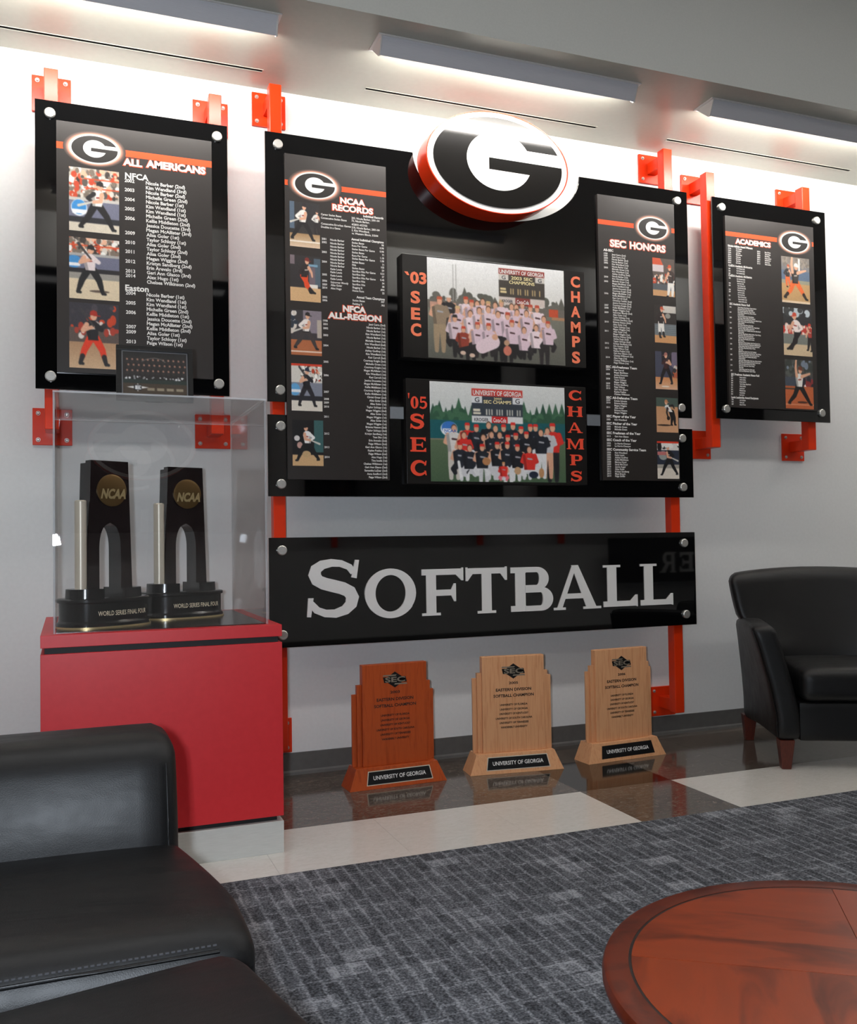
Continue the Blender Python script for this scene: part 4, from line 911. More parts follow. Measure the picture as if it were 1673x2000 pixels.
it += [(688, z4(y), s_, 'L') for y, s_ in zip(sy, st_)]
va = ['98', '0.98', '0.98', '71', '1.18', '1.08', '71', '103', '59', '0.51', '37', '0.45', '34', '38', '.894', '25']
it += [(751, z4(y+20), s_, 'R') for y, s_ in zip(sy, va)]
it += [(629, z4(y), s_, 'L') for y, s_ in ((1052, '2001'), (1088, '2002'), (1195, '2003'), (1300, '2004'), (1440, '2005'), (1508, '2006'), (1548, '2009'), (1583, '2014'), (1685, '2002'), (1720, '2006'))]
it += [(688, z4(1712), 'Stolen Bases', 'L'), (688, z4(1750), 'Fielding %', 'L'), (751, z4(1722), '307', 'R'), (751, z4(1760), '.981', 'R')]
ar = ['Jessi Cerra (2nd)', 'Nicole Barber (1st)', 'Nicole Barber (1st)', 'Kim Wendland (1st)', 'Nicole Barber (1st)', 'Michelle Green (1st)', 'Kim Wendland (2nd)', 'Nicole Barber (1st)', 'Ashley Godfrey (1st)', 'Kim Wendland (1st)', 'Kasi Carroll (2nd)', 'Courtney Knight (2nd)', 'Michelle Green (1st)', 'Courtney Knight (1st)', 'Megan McAllister (1st)', 'Kim Wendland (1st)', 'Kasi Carroll (1st)', 'Jessica Doucette (1st)', 'Megan McAllister (1st)', 'Kellie Middleton (1st)', 'Courtney Knight (2nd)', 'Kellie Middleton (1st)', 'Christi Greer (2nd)', 'Alisa Goler (2nd)', 'Alisa Goler (1st)', 'Taylor Schlopy (1st)', 'Megan Wiggins (2nd)', 'Alisa Goler (1st)', 'Megan Wiggins (1st)', 'Alisa Goler (1st)', 'Megan Wiggins (1st)', 'Brianna Hesson (2nd)', 'Taylor Schlopy (2nd)', 'Kristyn Sandberg (1st)', 'Tess Sito (1st)', 'Erin Arevalo (2nd)', 'Paige Wilson (2nd)', 'Geri Ann Glasco (1st)', 'Kaylee Puailoa (1st)', 'Paige Wilson (2nd)', 'Alex Hugo (1st)', 'Tina Iosefa (1st)', 'Chelsea Wilkinson (1st)', 'Geri Ann Glasco (2nd)', 'Samantha LaZear (2nd)', 'Anna Swafford (2nd)', 'Paige Wilson (2nd)']
it += [(751.8, z5(188+(1745-188)*i/(len(ar)-1)), s_, 'R') for i, s_ in enumerate(ar)]
it += [(630, z5(y), s_, 'L') for y, s_ in ((155, '1998'), (190, '2001'), (232, '2002'), (303, '2003'), (408, '2004'), (575, '2005'), (713, '2006'), (882, '2007'), (955, '2008'), (992, '2009'), (1033, '2010'), (1135, '2011'), (1307, '2012'), (1445, '2013'), (1545, '2014'))]
lines(t, P, it, 3.7, .92, .022)
lines(t, P, [(751, z4(803), 'Individual Records', 'R'), (751, z4(1068), 'Annual Individual Champions', 'R'), (751.5, z4(1692), 'Annual Team Champions', 'R')], 4.2, .92, .04, each=True, name='subheading')
photos(t, P, [('dark_fence', (567, 397.5), (625.5, 489.5)), ('runner', (567, 502.5), (626, 595)), ('brown_dirt', (567.5, 609.5), (627, 699)), ('bright_stand', (567.5, 713.6), (627, 806)), ('night', (568.5, 822.7), (628, 911))])

# --- SEC honors
quad = [(1169, 378), (1317, 401), (1326, 938), (1174, 939)]
t, P = panel('honor_panel', 'tall black printed panel headed SEC HONORS with photos down its right side', quad, ((1170, 425.6, 434.4), (1318, 447.7, 456.8)), (1276, 446, 29, 21)); P.npx = 549
heading(t, P, [('SEC', (1192.4, 465.5), (1224, 484)), ('HONORS', (1231, 470.5), (1300.4, 493.6))])
s1 = lambda y: 360+y/6.25
s2 = lambda y: 660+y/6.25
al = ['Jessi Cerra (2nd)', 'Jessi Cerra (1st)', 'Nicole Barber (2nd)', 'Nicole Barber (1st)', 'Kim Wendland (1st)', 'Nicole Barber (1st)', 'Michelle Green (1st)', 'Kim Wendland (1st)', 'Ashley Godfrey (2nd)', 'Nicole Barber (1st)', 'Kim Wendland (1st)', 'Michelle Green (1st)', 'Megan McAllister (1st)', 'Kim Wendland (1st)', 'Jessica Doucette (2nd)', 'Courtney Knight (2nd)', 'Megan McAllister (1st)', 'Kellie Middleton (1st)', 'Kasi Carroll (2nd)', 'Christine Castillo (2nd)', 'Jessica Doucette (2nd)', 'Courtney Knight (2nd)', 'Kellie Middleton (1st)', 'Megan Wiggins (1st)', 'Sojourner Moody (2nd)', 'Alisa Goler (1st)', 'Taylor Schlopy (1st)', 'Christie Hamilton (2nd)', 'Brianna Hesson (2nd)', 'Alisa Goler (1st)', 'Taylor Schlopy (1st)', 'Megan Wiggins (1st)', 'Alisa Goler (1st)', 'Megan Wiggins (1st)', 'Brianna Hesson (2nd)', 'Ashley Pauly (2nd)', 'Taylor Schlopy (2nd)', 'Kristyn Sandberg (1st)', 'Erin Arevalo (2nd)', 'Paige Wilson (1st)', 'Kaylee Puailoa (1st)', 'Geri Ann Glasco (1st)', 'Chelsea Wilkinson (1st)', 'Alex Hugo (1st)', 'Chelsea Wilkinson (1st)', 'Paige Wilson (1st)']
it = [(1196+1.8*i/45, 495+(706-495)*i/(len(al)-1), s_, 'L') for i, s_ in enumerate(al)]
it += [(1180.4, s1(y), s_, 'L') for y, s_ in ((828, '1998'), (855, '1999'), (882, '2000'), (911, '2001'), (940, '2002'), (998, '2003'), (1110, '2004'), (1165, '2005'), (1312, '2006'), (1455, '2007'), (1488, '2008'), (1543, '2009'), (1658, '2010'), (1770, '2011'), (1920, '2012'), (1978, '2013'))]
def blk(y0, dy, names, yrs):
    r_ = [(1198, s2(y0+dy*i), s_, 'L') for i, s_ in enumerate(names)]
    return r_+[(1182, s2(y), s_, 'L') for y, s_ in yrs]
it += blk(378, 29.6, ['Kasi Carroll', 'Megan McAllister', 'Jessica Doucette', 'Katie Eubank', 'Taylor Schlopy', 'Megan Wiggins', 'Kristyn Sandberg', 'Paige Wilson', 'Geri Ann Glasco', 'Kaylee Puailoa', 'Chelsea Wilkinson'], [(218, '2014'), (368, '2004'), (425, '2005'), (482, '2008'), (540, '2009'), (570, '2011'), (600, '2013')])
it += blk(757, 29.2, ['Kristin Schnake', 'Brianna Hesson', 'Megan Wiggins', 'Alisa Goler', 'Brianna Hesson', 'Megan Wiggins'], [(748, '2009'), (778, '2010'), (835, '2011')])
it += blk(990, 29, ['Kim Wendland'], [(987, '2005')])+blk(1078, 31, ['Michelle Green', 'Michelle Green'], [(1075, '2003'), (1106, '2005')])+blk(1197, 29, ['Geri Ann Glasco'], [(1194, '2013')])
it += blk(1285, 31, ['Lu Harris-Champer', 'Lu Harris-Champer'], [(1281, '2003'), (1312, '2005')])
it += blk(1400, 29.2, ['Kim Wendland', 'Katie Lewis', 'Ashley Godfrey', 'Kellie Middleton', 'Marissa Hood', 'Sarah McCloud', 'Jennie Auger', 'Alisa Goler', 'Kristyn Sandberg', 'Maya Branch', 'Paige Griffin'], [(1396+29.4*i, str(2004+i)) for i in range(11)])
lines(t, P, it, 3.1, 1.0, .022)
lines(t, P, [(1179.6, s1(785), 'All-SEC', 'L'), (1182, s2(335), 'SEC All-Freshman Team', 'L'), (1182, s2(716), 'SEC All-Defensive Team', 'L'), (1182, s2(946), 'SEC Player of the Year', 'L'), (1182, s2(1035), 'SEC Pitcher of the Year', 'L'), (1182, s2(1153), 'SEC Freshman of the Year', 'L'), (1182, s2(1240), 'SEC Coach of the Year', 'L'), (1182, s2(1358), 'SEC Community Service Team', 'L')], 4.3, 1.12, .04, each=True, name='subheading')
photos(t, P, [('fly_ball', (1274.8, 501.6), (1318, 579)), ('grey_stand', (1277.7, 592.5), (1320.4, 669)), ('blue_wall', (1278.5, 683), (1322, 759)), ('fielder', (1280, 773.6), (1323, 843)), ('navy_wall', (1281, 860), (1324.4, 934))])

# --- academics
quad = [(1415, 419), (1590, 446), (1594, 803), (1424.3, 795)]
t, P = panel('honor_panel', 'black printed panel headed ACADEMICS with three pitcher and runner photos', quad, ((1415, 451, 459.7), (1591, 476, 484.7)), (1553, 476, 27.5, 20)); P.npx = 367
heading(t, P, [('ACADEMICS', (1435.6, 466), (1505.5, 486))])
a1 = lambda y: 380+y/5.521
a2 = lambda y: 620+y/5.521
pool = ['Kim Wendland', 'Nicole Barber', 'Jessi Cerra', 'Michelle Green', 'Katie Lewis', 'Kasi Carroll', 'Alisa Goler', 'Erin Arevalo', 'Megan Wiggins', 'Taylor Schlopy', 'Paige Wilson', 'Kristyn Sandberg', 'Sarah McCloud', 'Jennie Auger', 'Ashley Godfrey', 'Maya Branch']
it = []
for i in range(8):
    it += [(1421, a1(582+22.5*i), '%d-%02d' % (1997+i, (98+i) % 100), 'L'), (1437, a1(590+22.3*i), pool[i], 'L')]
    if i < 7: it += [(1478.7, a1(622+22*i), '%d-%02d' % (2005+i, 6+i), 'L'), (1494, a1(634+22*i), pool[8+i], 'L')]
for i in range(3): it += [(1422, a1(805+26*i), str(2003+i), 'L'), (1438, a1(808+25*i), 'Kim Wendland (2nd)', 'L')]
for i in range(11):
    it.append((1438.5+.3*i, a1(922+24.5*i), pool[(i*3) % 16]+' (%s)' % ('1st' if i % 2 else '2nd'), 'L'))
for y, s_ in ((910, '2002'), (965, '2004'), (990, '2005'), (1035, '2008'), (1058, '2009'), (1100, '2011'), (1145, '2013')): it.append((1422.5, a1(y), s_, 'L'))
rr = random.Random(4)
for i in range(37):
    y = 603+(726-603)*i/36
    it.append((1440+2.5*i/36, y, ', '.join(rr.sample(pool, 1 if i % 5 == 4 else rr.choice((3, 3, 4))))[:58], 'L'))
    if i % 3 == 0: it.append((1424+2*i/36, y-1, str(1998+i//3+(1 if i > 20 else 0)), 'L'))
for i in range(9): it += [(1427, a2(640+23.5*i), str(2006+i), 'L'), (1443.5, a2(655+23*i), ', '.join(rr.sample(pool, rr.choice((1, 2, 3)))), 'L')]
for i in range(3): it += [(1428, a2(886+24*i), str(2003+2*i), 'L'), (1443.8, a2(895+23*i), pool[i*4], 'L')]
lines(t, P, it, 2.5, .62, .03)
lines(t, P, [(1420.7, a1(552), 'Scholar-Athlete Award Winners', 'L'), (1421.7, a1(770), 'CoSIDA Academic All-America', 'L'), (1422, a1(880), 'CoSIDA Academic All-District', 'L'), (1424, a1(1190), 'SEC Academic Honor Roll', 'L'), (1427, a2(620), 'SEC Freshman Academic Honor Roll', 'L'), (1427.5, a2(862), 'Lewis Leadership Award Recipients', 'L')], 3.7, .82, .045, each=True, name='subheading')
photos(t, P, [('windup_day', (1526, 502), (1582, 599)), ('catch', (1528.5, 603), (1585, 700)), ('clay_pitch', (1531, 704), (1586, 800))])

# ------------------------------------------------------------------ SEC champs photo plaques
YQ = -.228
def champs(label, quad, pq, left, right, m_, im, serif, board_text):
    P = Pan(quad, YQ); t = thing('team_photo_plaque', label, 'plaque', ((P.x0+P.x1)/2, YQ, P.z0))
    wpart('plaque_board', MB().box(P.x0, P.x1, YQ, YG1, P.z0, P.z1), M_PLAQ, t, bevel=.0012)
    c = [P.at(*q) for q in pq]; x0 = (c[0][0]+c[3][0])/2; x1 = (c[1][0]+c[2][0])/2; z1 = (c[0][1]+c[1][1])/2; z0 = (c[2][1]+c[3][1])/2
    ph = photo_obj('team_photo', im, x0, x1, z0, z1, YQ-.0008, t)
    tx = MB(); 
    for body, u0, u1, v0, v1, col in board_text:
        mb = MB(); fit_text(mb, body, x0+(x1-x0)*u0, x0+(x1-x0)*u1, z1-(z1-z0)*v1, z1-(z1-z0)*v0, YQ-.0014, .02)
        wpart('photo_lettering', mb, col, t, parent=ph)
    for col in (left, right):
        for ch, xa, ya, xb, yb in col:
            p = P.at(xa, ya); q = P.at(xb, yb); mb = MB()
            if serif:
                n = len(ch); ws = [glyph(k_)[1]+.08 for k_ in ch]; W_ = sum(ws)-.08; x = p[0]
                for k_, w_ in zip(ch, ws):
                    ww = (w_-.08)/W_*(q[0]-p[0])
                    if k_ == "'": glyph_mesh(k_, x, x+ww, p[1]-(p[1]-q[1])*.35, p[1], YQ-.0012, YQ-.0012, mb)
                    else: glyph_mesh(k_, x, x+ww, q[1], p[1]-(.2*(p[1]-q[1]) if n > 1 else 0), YQ-.0012, YQ-.0012, mb, st=.24, th=.12, sf=.085)
                    x += w_/W_*(q[0]-p[0])
            else: fit_text(mb, ch, p[0], q[0], q[1], p[1], YQ-.0012, .04)
            wpart('letter', mb, m_, t)
k3 = lambda x, y: (770+x/4.29, 480+y/4.29)
k5 = lambda x, y: (770+x/4.29, 720+y/4.29)
def ltr(k, rows_): return [(c, *k(a, b), *k(d, e)) for c, a, b, d, e in rows_]
M_BW = mat('scoreboard_amber', (240, 226, 170), .4)
M_LG = mat('print_grey', (90, 90, 94), .4)
champs('wide team photo plaque lettered 03 SEC CHAMPS in plain salmon letters', [(786.3, 496), (1142, 530), (1143, 718), (786, 698)], [(834, 502.6), (1102, 529), (1101, 713.8), (834.6, 698.6)],
       ltr(k3, [('`03', 85, 215, 270, 333), ('S', 135, 380, 215, 492), ('E', 137, 520, 213, 627), ('C', 132, 650, 220, 765)]),
       ltr(k3, [('C', 1478, 248, 1557, 350), ('H', 1480, 375, 1555, 475), ('A', 1477, 500, 1555, 600), ('M', 1475, 630, 1557, 728), ('P', 1483, 752, 1552, 850), ('S', 1480, 880, 1550, 985)]),
       M_SALMON, team03(), False, [('UNIVERSITY OF GEORGIA', .515, .845, .05, .09, M_WHITE), ('2003 SEC', .6, .76, .11, .145, M_BW), ('CHAMPIONS', .585, .775, .155, .19, M_BW), ('KROGER', .53, .61, .355, .385, M_LG), ('Coca-Cola', .64, .73, .35, .39, M_WHITE), ('G', .53, .56, .11, .15, M_LG), ('G', .8, .83, .11, .15, M_LG)])
champs('wide team photo plaque lettered 05 SEC CHAMPS in serif orange-red letters', [(794.5, 740), (1144.8, 755.4), (1144.8, 946), (793, 946)], [(839.5, 745.6), (1103.3, 756.6), (1102.9, 941.4), (840, 941.4)],
       ltr(k5, [("'05", 118, 210, 278, 345), ('S', 133, 380, 250, 515), ('E', 130, 578, 262, 705), ('C', 128, 770, 262, 905)]),
       ltr(k5, [('C', 1465, 175, 1570, 265), ('H', 1450, 310, 1578, 400), ('A', 1452, 445, 1577, 535), ('M', 1440, 580, 1585, 672), ('P', 1465, 715, 1570, 805), ('S', 1470, 850, 1563, 942)]),
       M_REDORANGE, team05(), True, [('UNIVERSITY OF GEORGIA', .308, .668, .068, .118, M_WHITE), ('2005', .46, .52, .138, .158, M_BW), ('SEC CHAMPS', .385, .59, .165, .2, M_BW), ('KROGER', .315, .42, .35, .385, M_LG), ('Coca-Cola', .455, .55, .345, .39, M_WHITE), ('NCAA', .1, .185, .475, .505, mat('badge_blue', (60, 110, 190), .4)), ('G', .32, .355, .14, .19, M_LG), ('G', .62, .655, .14, .19, M_LG)])

# ------------------------------------------------------------------ trophy pedestal, acrylic cover, trophies
PX0, PX1, PY0, PY1 = -.085, .688, -1.034, -.215
t = thing('trophy_pedestal', 'red laminate pedestal with black reveals and a pale metal kick base', 'pedestal', ((PX0+PX1)/2, (PY0+PY1)/2, 0))
wpart('kick_base', MB().box(PX0, PX1, PY0, PY1, 0, .108), M_KICK, t, bevel=.001)
wpart('reveal', MB().box(PX0+.02, PX1-.02, PY0+.02, PY1-.02, .108, .126), M_BLACKMATTE, t)
wpart('body', MB().box(PX0, PX1, PY0, PY1, .126, .7215), M_REDLAM, t, bevel=.0012)
wpart('reveal', MB().box(PX0+.012, PX1-.012, PY0+.012, PY1-.012, .7215, .7415), M_BLACKMATTE, t)
wpart('top_slab', MB().box(PX0, PX1, PY0, PY1, .7415, .782), M_REDLAM, t, bevel=.0012)
QX0, QX1, QY0, QY1, QZ = -.047, .649, -.992, -.262, 1.572
wpart('deck', MB().box(QX0+.008, QX1-.008, QY0+.008, QY1-.008, .782, .7845), noisy('black_woodgrain_laminate', (22, 21, 21), (34, 33, 33), 60, .22, stretch=(1, 14, 1)), t)
t = thing('acrylic_cover', 'clear acrylic box cover standing on the red trophy pedestal', 'display case', ((QX0+QX1)/2, (QY0+QY1)/2, .782))
TH = .006
def sheet(nm, *b):
    mb = MB().box(*b); o = wpart(nm, mb, [M_ACRYL, M_EDGE], t)
    ext = [b[1]-b[0], b[3]-b[2], b[5]-b[4]]; k = ext.index(min(ext))
    for p in o.data.polygons: p.material_index = 0 if abs(p.normal[k]) > .5 else 1
sheet('front_sheet', QX0, QX1, QY0, QY0+TH, .782, QZ-TH)
sheet('back_sheet', QX0, QX1, QY1-TH, QY1, .782, QZ-TH)
sheet('side_sheet', QX0, QX0+TH, QY0+TH, QY1-TH, .782, QZ-TH)
sheet('side_sheet', QX1-TH, QX1, QY0+TH, QY1-TH, .782, QZ-TH)
sheet('top_sheet', QX0, QX1, QY0, QY1, QZ-TH, QZ)

def sell(a, b, n=56, e=2.6):
    r_ = []
    for i in range(n):
        q = 2*math.pi*i/n; c, s_ = math.cos(q), math.sin(q)
        r_.append((a*math.copysign(abs(c)**(2/e), c), b*math.copysign(abs(s_)**(2/e), s_)))
    return r_
def trophy(label, x, y, rz):
    t = thing('tower_trophy', label, 'trophy', (x, y, .7845), rz, 'dark tower trophies in the acrylic cover')
    A, B = .158, .105
    mesh_obj('felt_foot', MB().prismz(sell(A+.004, B+.004), 0, .006), M_GOLDL, parent=t, smooth=40)
    mb = MB(); mb.prismz(sell(A+.001, B+.001), .006, .016); mb.prismz(sell(A+.001, B+.001), .016, .024, sell(A-.006, B-.006)); mb.prismz(sell(A-.006, B-.006), .024, .084); mb.prismz(sell(A-.006, B-.006), .084, .088, sell(A+.001, B+.001)); mb.prismz(sell(A+.001, B+.001), .088, .097); mb.prismz(sell(A+.001, B+.001), .097, .1, sell(A-.003, B-.003))
    bs = mesh_obj('base', mb, M_TROPHYB, parent=t, smooth=40)
    V, F = text_geo('WORLD SERIES FINAL FOUR', .01, 2); k = .19/(V[:, 0].max()-V[:, 0].min()); mb = MB(); a_, b_ = A-.006, B-.006
    pts = []
    for vx, vz in V:
        X = vx*k-.075; X = min(max(X, -.148), .148); pts.append((X, -b_*(max(0, 1-abs(X/a_)**2.6))**(1/2.6)-.0008, .042+vz*k*1.5))
    mb.add(pts, F); mesh_obj('base_lettering', mb, mat('ivory_lettering', (226, 212, 184), .4), parent=bs)
    for d in (-1, 1):
        pl = [(px, py) for px, py in sell(A-.024, B-.03, 60) if d*px >= .034]
        pl.sort(key=lambda p: math.atan2(p[1], (p[0]-d*.09)*d))
        mesh_obj('shoulder_block', MB().prismz(pl, .1, .132, [(px*.985, py*.97) for px, py in pl]), M_TROPHYB, parent=t, smooth=40)
    # two tapered slabs with a pointed arch through them
    def slab(wb, wt, z1, y0, y1):
        ah = .041; zs = .27; zt = .355; P = [(-wb/2, .1), (-wt/2, z1), (wt/2, z1), (wb/2, .1), (ah, .1), (ah, zs)]
        for i in range(1, 8):
            u_ = i/8; P.append((ah*math.cos(u_*math.pi/2)**.8, zs+(zt-zs)*math.sin(u_*math.pi/2)))
        P.append((0, zt+.004))
        for i in range(7, 0, -1):
            u_ = i/8; P.append((-ah*math.cos(u_*math.pi/2)**.8, zs+(zt-zs)*math.sin(u_*math.pi/2)))
        P += [(-ah, zs), (-ah, .1)]
        return MB().prism(P, y0, y1)
    mesh_obj('front_slab', slab(.172, .142, .575, -.042, -.006), M_TROPHY, parent=t)
    mesh_obj('back_slab', slab(.162, .132, .568, .002, .038), M_TROPHYB, parent=t)
    mesh_obj('core_slab', slab(.150, .120, .572, -.006, .002), M_TROPHYB, parent=t)
    md = mesh_obj('medallion', MB().cyl((.006, -.042, .472), .056, -.004, 'y', 48).cyl((.006, -.046, .472), .056, -.002, 'y', 48, .049), M_GOLD, parent=t, smooth=40)
    lt = MB(); fit_text(lt, 'NCAA', -.036, .060, .442, .478, -.0505, .05); lt.v = [(a+.22*(c-.46), b, c) for a, b, c in lt.v]
    mesh_obj('medallion_lettering', lt, M_GOLDL, parent=md)
    mesh_obj('column', MB().cyl((-.102, -.028, .132), .0195, .300, 'z', 28).cyl((-.102, -.028, .432), .0195, .004, 'z', 28, .016), M_CYL, parent=t, smooth=40)
    return t
trophy('dark tower trophy nearer the left side of the acrylic cover', .115, -.775, math.radians(28))
trophy('dark tower trophy nearer the black softball sign', .405, -.535, math.radians(19))

# small framed team picture standing on the cover
t = thing('picture_frame', 'small black framed team picture standing on top of the acrylic cover', 'picture frame', (.288, -.83, QZ+.0005), 0)
t.rotation_euler = (math.radians(-7), 0, 0)
fw_, fh = .262, .198
f_ = MB(); b_ = .018; f_.box(-fw_/2, fw_/2, -.012, .012, 0, b_); f_.box(-fw_/2, fw_/2, -.012, .012, fh-b_, fh); f_.box(-fw_/2, -fw_/2+b_, -.012, .012, b_, fh-b_); f_.box(fw_/2-b_, fw_/2, -.012, .012, b_, fh-b_)
mesh_obj('frame', f_, M_BLACK, parent=t, bevel=.0015)
mesh_obj('inner_fillet', MB().box(-fw_/2+b_, fw_/2-b_, -.004, .002, b_, fh-b_), mat('grey_fillet', (120, 120, 122), .4), parent=t)
class _R: pass
rt = _R(); rt.location = Vector((0, 0, 0))
ph = photo_obj('team_picture', team_frame(), -fw_/2+b_+.004, fw_/2-b_-.004, b_+.004, fh-b_-.004, -.0048, rt, parent=t)
mesh_obj('easel_back', MB().prismx([(.012, .02), (.012, .16), (.016, .16), (.05, .0078), (.046, .0072)], -.03, .03), M_BLACK, parent=t)

# ------------------------------------------------------------------ wooden champion plaques on the floor
def plaque(label, year, x, y, rz, wm, steps, mplate):
    t = thing('wooden_plaque', label, 'plaque', (x, y, 0), rz, 'wooden champion plaques along the wall')
    W, D, W2, Dt, hb = .452, .124, .378, .085, .088
    bs = MB().prismz([(-W/2, -D/2), (W/2, -D/2), (W/2, D/2), (-W/2, D/2)], 0, hb, [(-W2/2, -D/2+.022), (W2/2, -D/2+.022), (W2/2, D/2-.005), (-W2/2, D/2-.005)])
    b = mesh_obj('base', bs, wm, parent=t, bevel=.001)
    y0 = -.022
    mb_ = mesh_obj('main_board', MB().box(-.151, .151, y0, y0+.036, hb, .526), wm, parent=t, bevel=.002)
    (h1, h2) = steps
    for d in (-1, 1):
        a, c = sorted((d*.151, d*.172)); mesh_obj('side_strip', MB().box(a, c, y0+.013, y0+.034, hb, h1), wm, parent=t, bevel=.001)
        a, c = sorted((d*.172, d*.192)); mesh_obj('side_strip', MB().box(a, c, y0+.024, y0+.034, hb, h2), wm, parent=t, bevel=.001)
    # name plate lies on the sloped front of the base
    def slope(px, z, o_=0.0): return (px, -D/2+.022*z/hb-o_, z)
    for nm, w0, z0, z1, m_, o_ in (('plate_border', .150, .016, .074, mplate, .0006), ('name_plate', .146, .0195, .0705, M_BLACK, .0012)):
        s0, s1 = w0*1.03, w0*.96; xo = .006
        mesh_obj(nm, MB().add([slope(-s0+xo, z0, o_), slope(s0+xo, z0, o_), slope(s1+xo, z1, o_), slope(-s1+xo, z1, o_)], [(0, 1, 2, 3)]), m_, parent=b)
    lt = MB(); fit_text(lt, 'UNIVERSITY OF GEORGIA', -.122+.006, .122+.006, .037, .054, 0, .014); lt.v = [slope(a, c, .0018) for a, _, c in lt.v]
    mesh_obj('plate_lettering', lt, M_WHITE, parent=b)
    M_INK = mat('burnt_ink', (24, 14, 10), .6)
    yf = y0-.0006
    def LW(s_, z, cap, w_):
        ink = MB(); put_text(ink, s_, -w_/2, z, cap, yf, 1, 'L', .028, w_); mesh_obj('engraved_line', ink, M_INK, parent=mb_)
    LW(year, .402, .0105, .045); LW('EASTERN DIVISION', .372, .0125, .172); LW('SOFTBALL CHAMPION', .345, .0125, .196)
    for i, (s_, w_) in enumerate((('UNIVERSITY OF FLORIDA', .134), ('UNIVERSITY OF GEORGIA', .136), ('UNIVERSITY OF KENTUCKY', .142), ('UNIVERSITY OF SOUTH CAROLINA', .178), ('UNIVERSITY OF TENNESSEE', .142), ('VANDERBILT UNIVERSITY', .130))): LW(s_, .303-.0205*i, .0085, w_)
    em = MB(); cz = .456
    em.add([(-.052, yf, cz), (0, yf, cz+.035), (.052, yf, cz), (0, yf, cz-.035)], [(0, 1, 2, 3)]); em.add([(-.056, yf, cz+.012), (.05, yf, cz+.012), (.056, yf, cz-.012), (-.05, yf, cz-.012)], [(0, 1, 2, 3)])
    e_ = mesh_obj('emblem', em, M_BLACK, parent=mb_)
    es = MB(); fit_text(es, 'SEC', -.046, .048, cz-.011, cz+.012, yf-.0008, .03); es.add([(-.058, yf-.0006, cz+.016), (.004, yf-.0006, cz+.016), (.008, yf-.0006, cz+.022), (-.054, yf-.0006, cz+.022)], [(0, 1, 2, 3)]); es.add([(-.004, yf-.0006, cz-.022), (.058, yf-.0006, cz-.022), (.054, yf-.0006, cz-.016), (0, yf-.0006, cz-.016)], [(0, 1, 2, 3)])
    mesh_obj('emblem_lettering', es, mat('pewter', (150, 140, 124), .4, metal=.5), parent=e_)
    return t
M_CREAM = mat('cream_border', (206, 196, 178), .4)
plaque('reddish cherry-stained wooden plaque dated 2003', '2003', 1.332, -.334, math.radians(1.8), M_CHERRY, (.440, .400), M_CREAM)
plaque('pale wooden plaque dated 2005 standing between the other two plaques', '2005', 1.912, -.337, math.radians(-7.0), M_OAK, (.452, .428), M_CREAM)
plaque('pale wooden plaque dated 2006 next to the red post foot', '2006', 2.492, -.334, math.radians(3.4), M_OAK, (.452, .425), M_BLACK)

# ------------------------------------------------------------------ black leather armchair by the wall
t = thing('leather_armchair', 'black leather armchair with brown feet angled against the wall', 'armchair', (3.489, -.694, 0), math.radians(-27))
def armfn(sg):
    def fn(x, y, z):
        u_ = max(0, (z-.13)/.515-.18)/.82; return (x+sg*(.028+.075*(.30-y)/.665)*u_**1.35, y+.015*u_, z-.02*max(0, y)/.3+.012*(1 if z > .5 else 0)*math.cos(y*3))
    return fn
for sg in (-1, 1):
    a, b = sorted((sg*.375, sg*.262))
    ar_ = mesh_obj('arm', MB().rbox(a, b, -.365, .30, .13, .642, .034, 12, armfn(sg)), M_LEATHER, parent=t, smooth=60)
    pts = []
    for i in range(25):
        z = .15+.47*i/24; p = armfn(sg)(sg*.371, -.352, z); pts.append((p[0], p[1]-.004, p[2]))
    mesh_obj('piping', MB().tube(pts, .003, 6), M_LEATHER, parent=ar_, smooth=60)
def backfn(x, y, z):
    u_ = (z-.40)/.47; w_ = .60+.293*min(1, max(0, (z-.50)/.12))**.8 if z < .62 else .893+.107*min(1, (z-.62)/.21)**.55
    q = x/.43; X = x*w_*1.035
    return (X, y+.15*u_-.13*q*q*(.4+.6*u_), z+.028*(1-q*q)*u_)
mesh_obj('backrest', MB().rbox(-.43, .43, .135, .265, .40, .868, .05, 16, backfn), M_LEATHER, parent=t, smooth=60)
mesh_obj('outer_back', MB().rbox(-.36, .36, .22, .33, .13, .64, .03, 8, lambda x, y, z: (x*(1+.14*max(0, z-.2)), y+.05*max(0, z-.3), z)), M_LEATHER, parent=t, smooth=60)
mesh_obj('seat_cushion', MB().rbox(-.262, .262, -.375, .17, .305, .452, .045, 14, lambda x, y, z: (x, y, z+(.018*(1-(x/.262)**2)*(1-((y+.1)/.28)**2) if z > .4 else 0))), M_LEATHER, parent=t, smooth=60)
mesh_obj('seat_rail', MB().rbox(-.268, .268, -.345, .26, .125, .303, .012, 6), M_LEATHER, parent=t, smooth=60)
for sx in (-1, 1):
    for sy in (-1, 1):
        cx, cy = sx*(.327 if sy < 0 else .345), (-.325 if sy < 0 else .285); k_ = .034
        top = [(cx-k_, cy-k_), (cx+k_, cy-k_), (cx+k_, cy+k_), (cx-k_, cy+k_)]; bot = [(cx-k_*.72, cy-k_*.72), (cx+k_*.5, cy-k_*.72), (cx+k_*.5, cy+k_*.5), (cx-k_*.72, cy+k_*.5)]
        mesh_obj('leg', MB().prismz(bot, 0, .132, top), M_BROWNLEG, parent=t, bevel=.003)

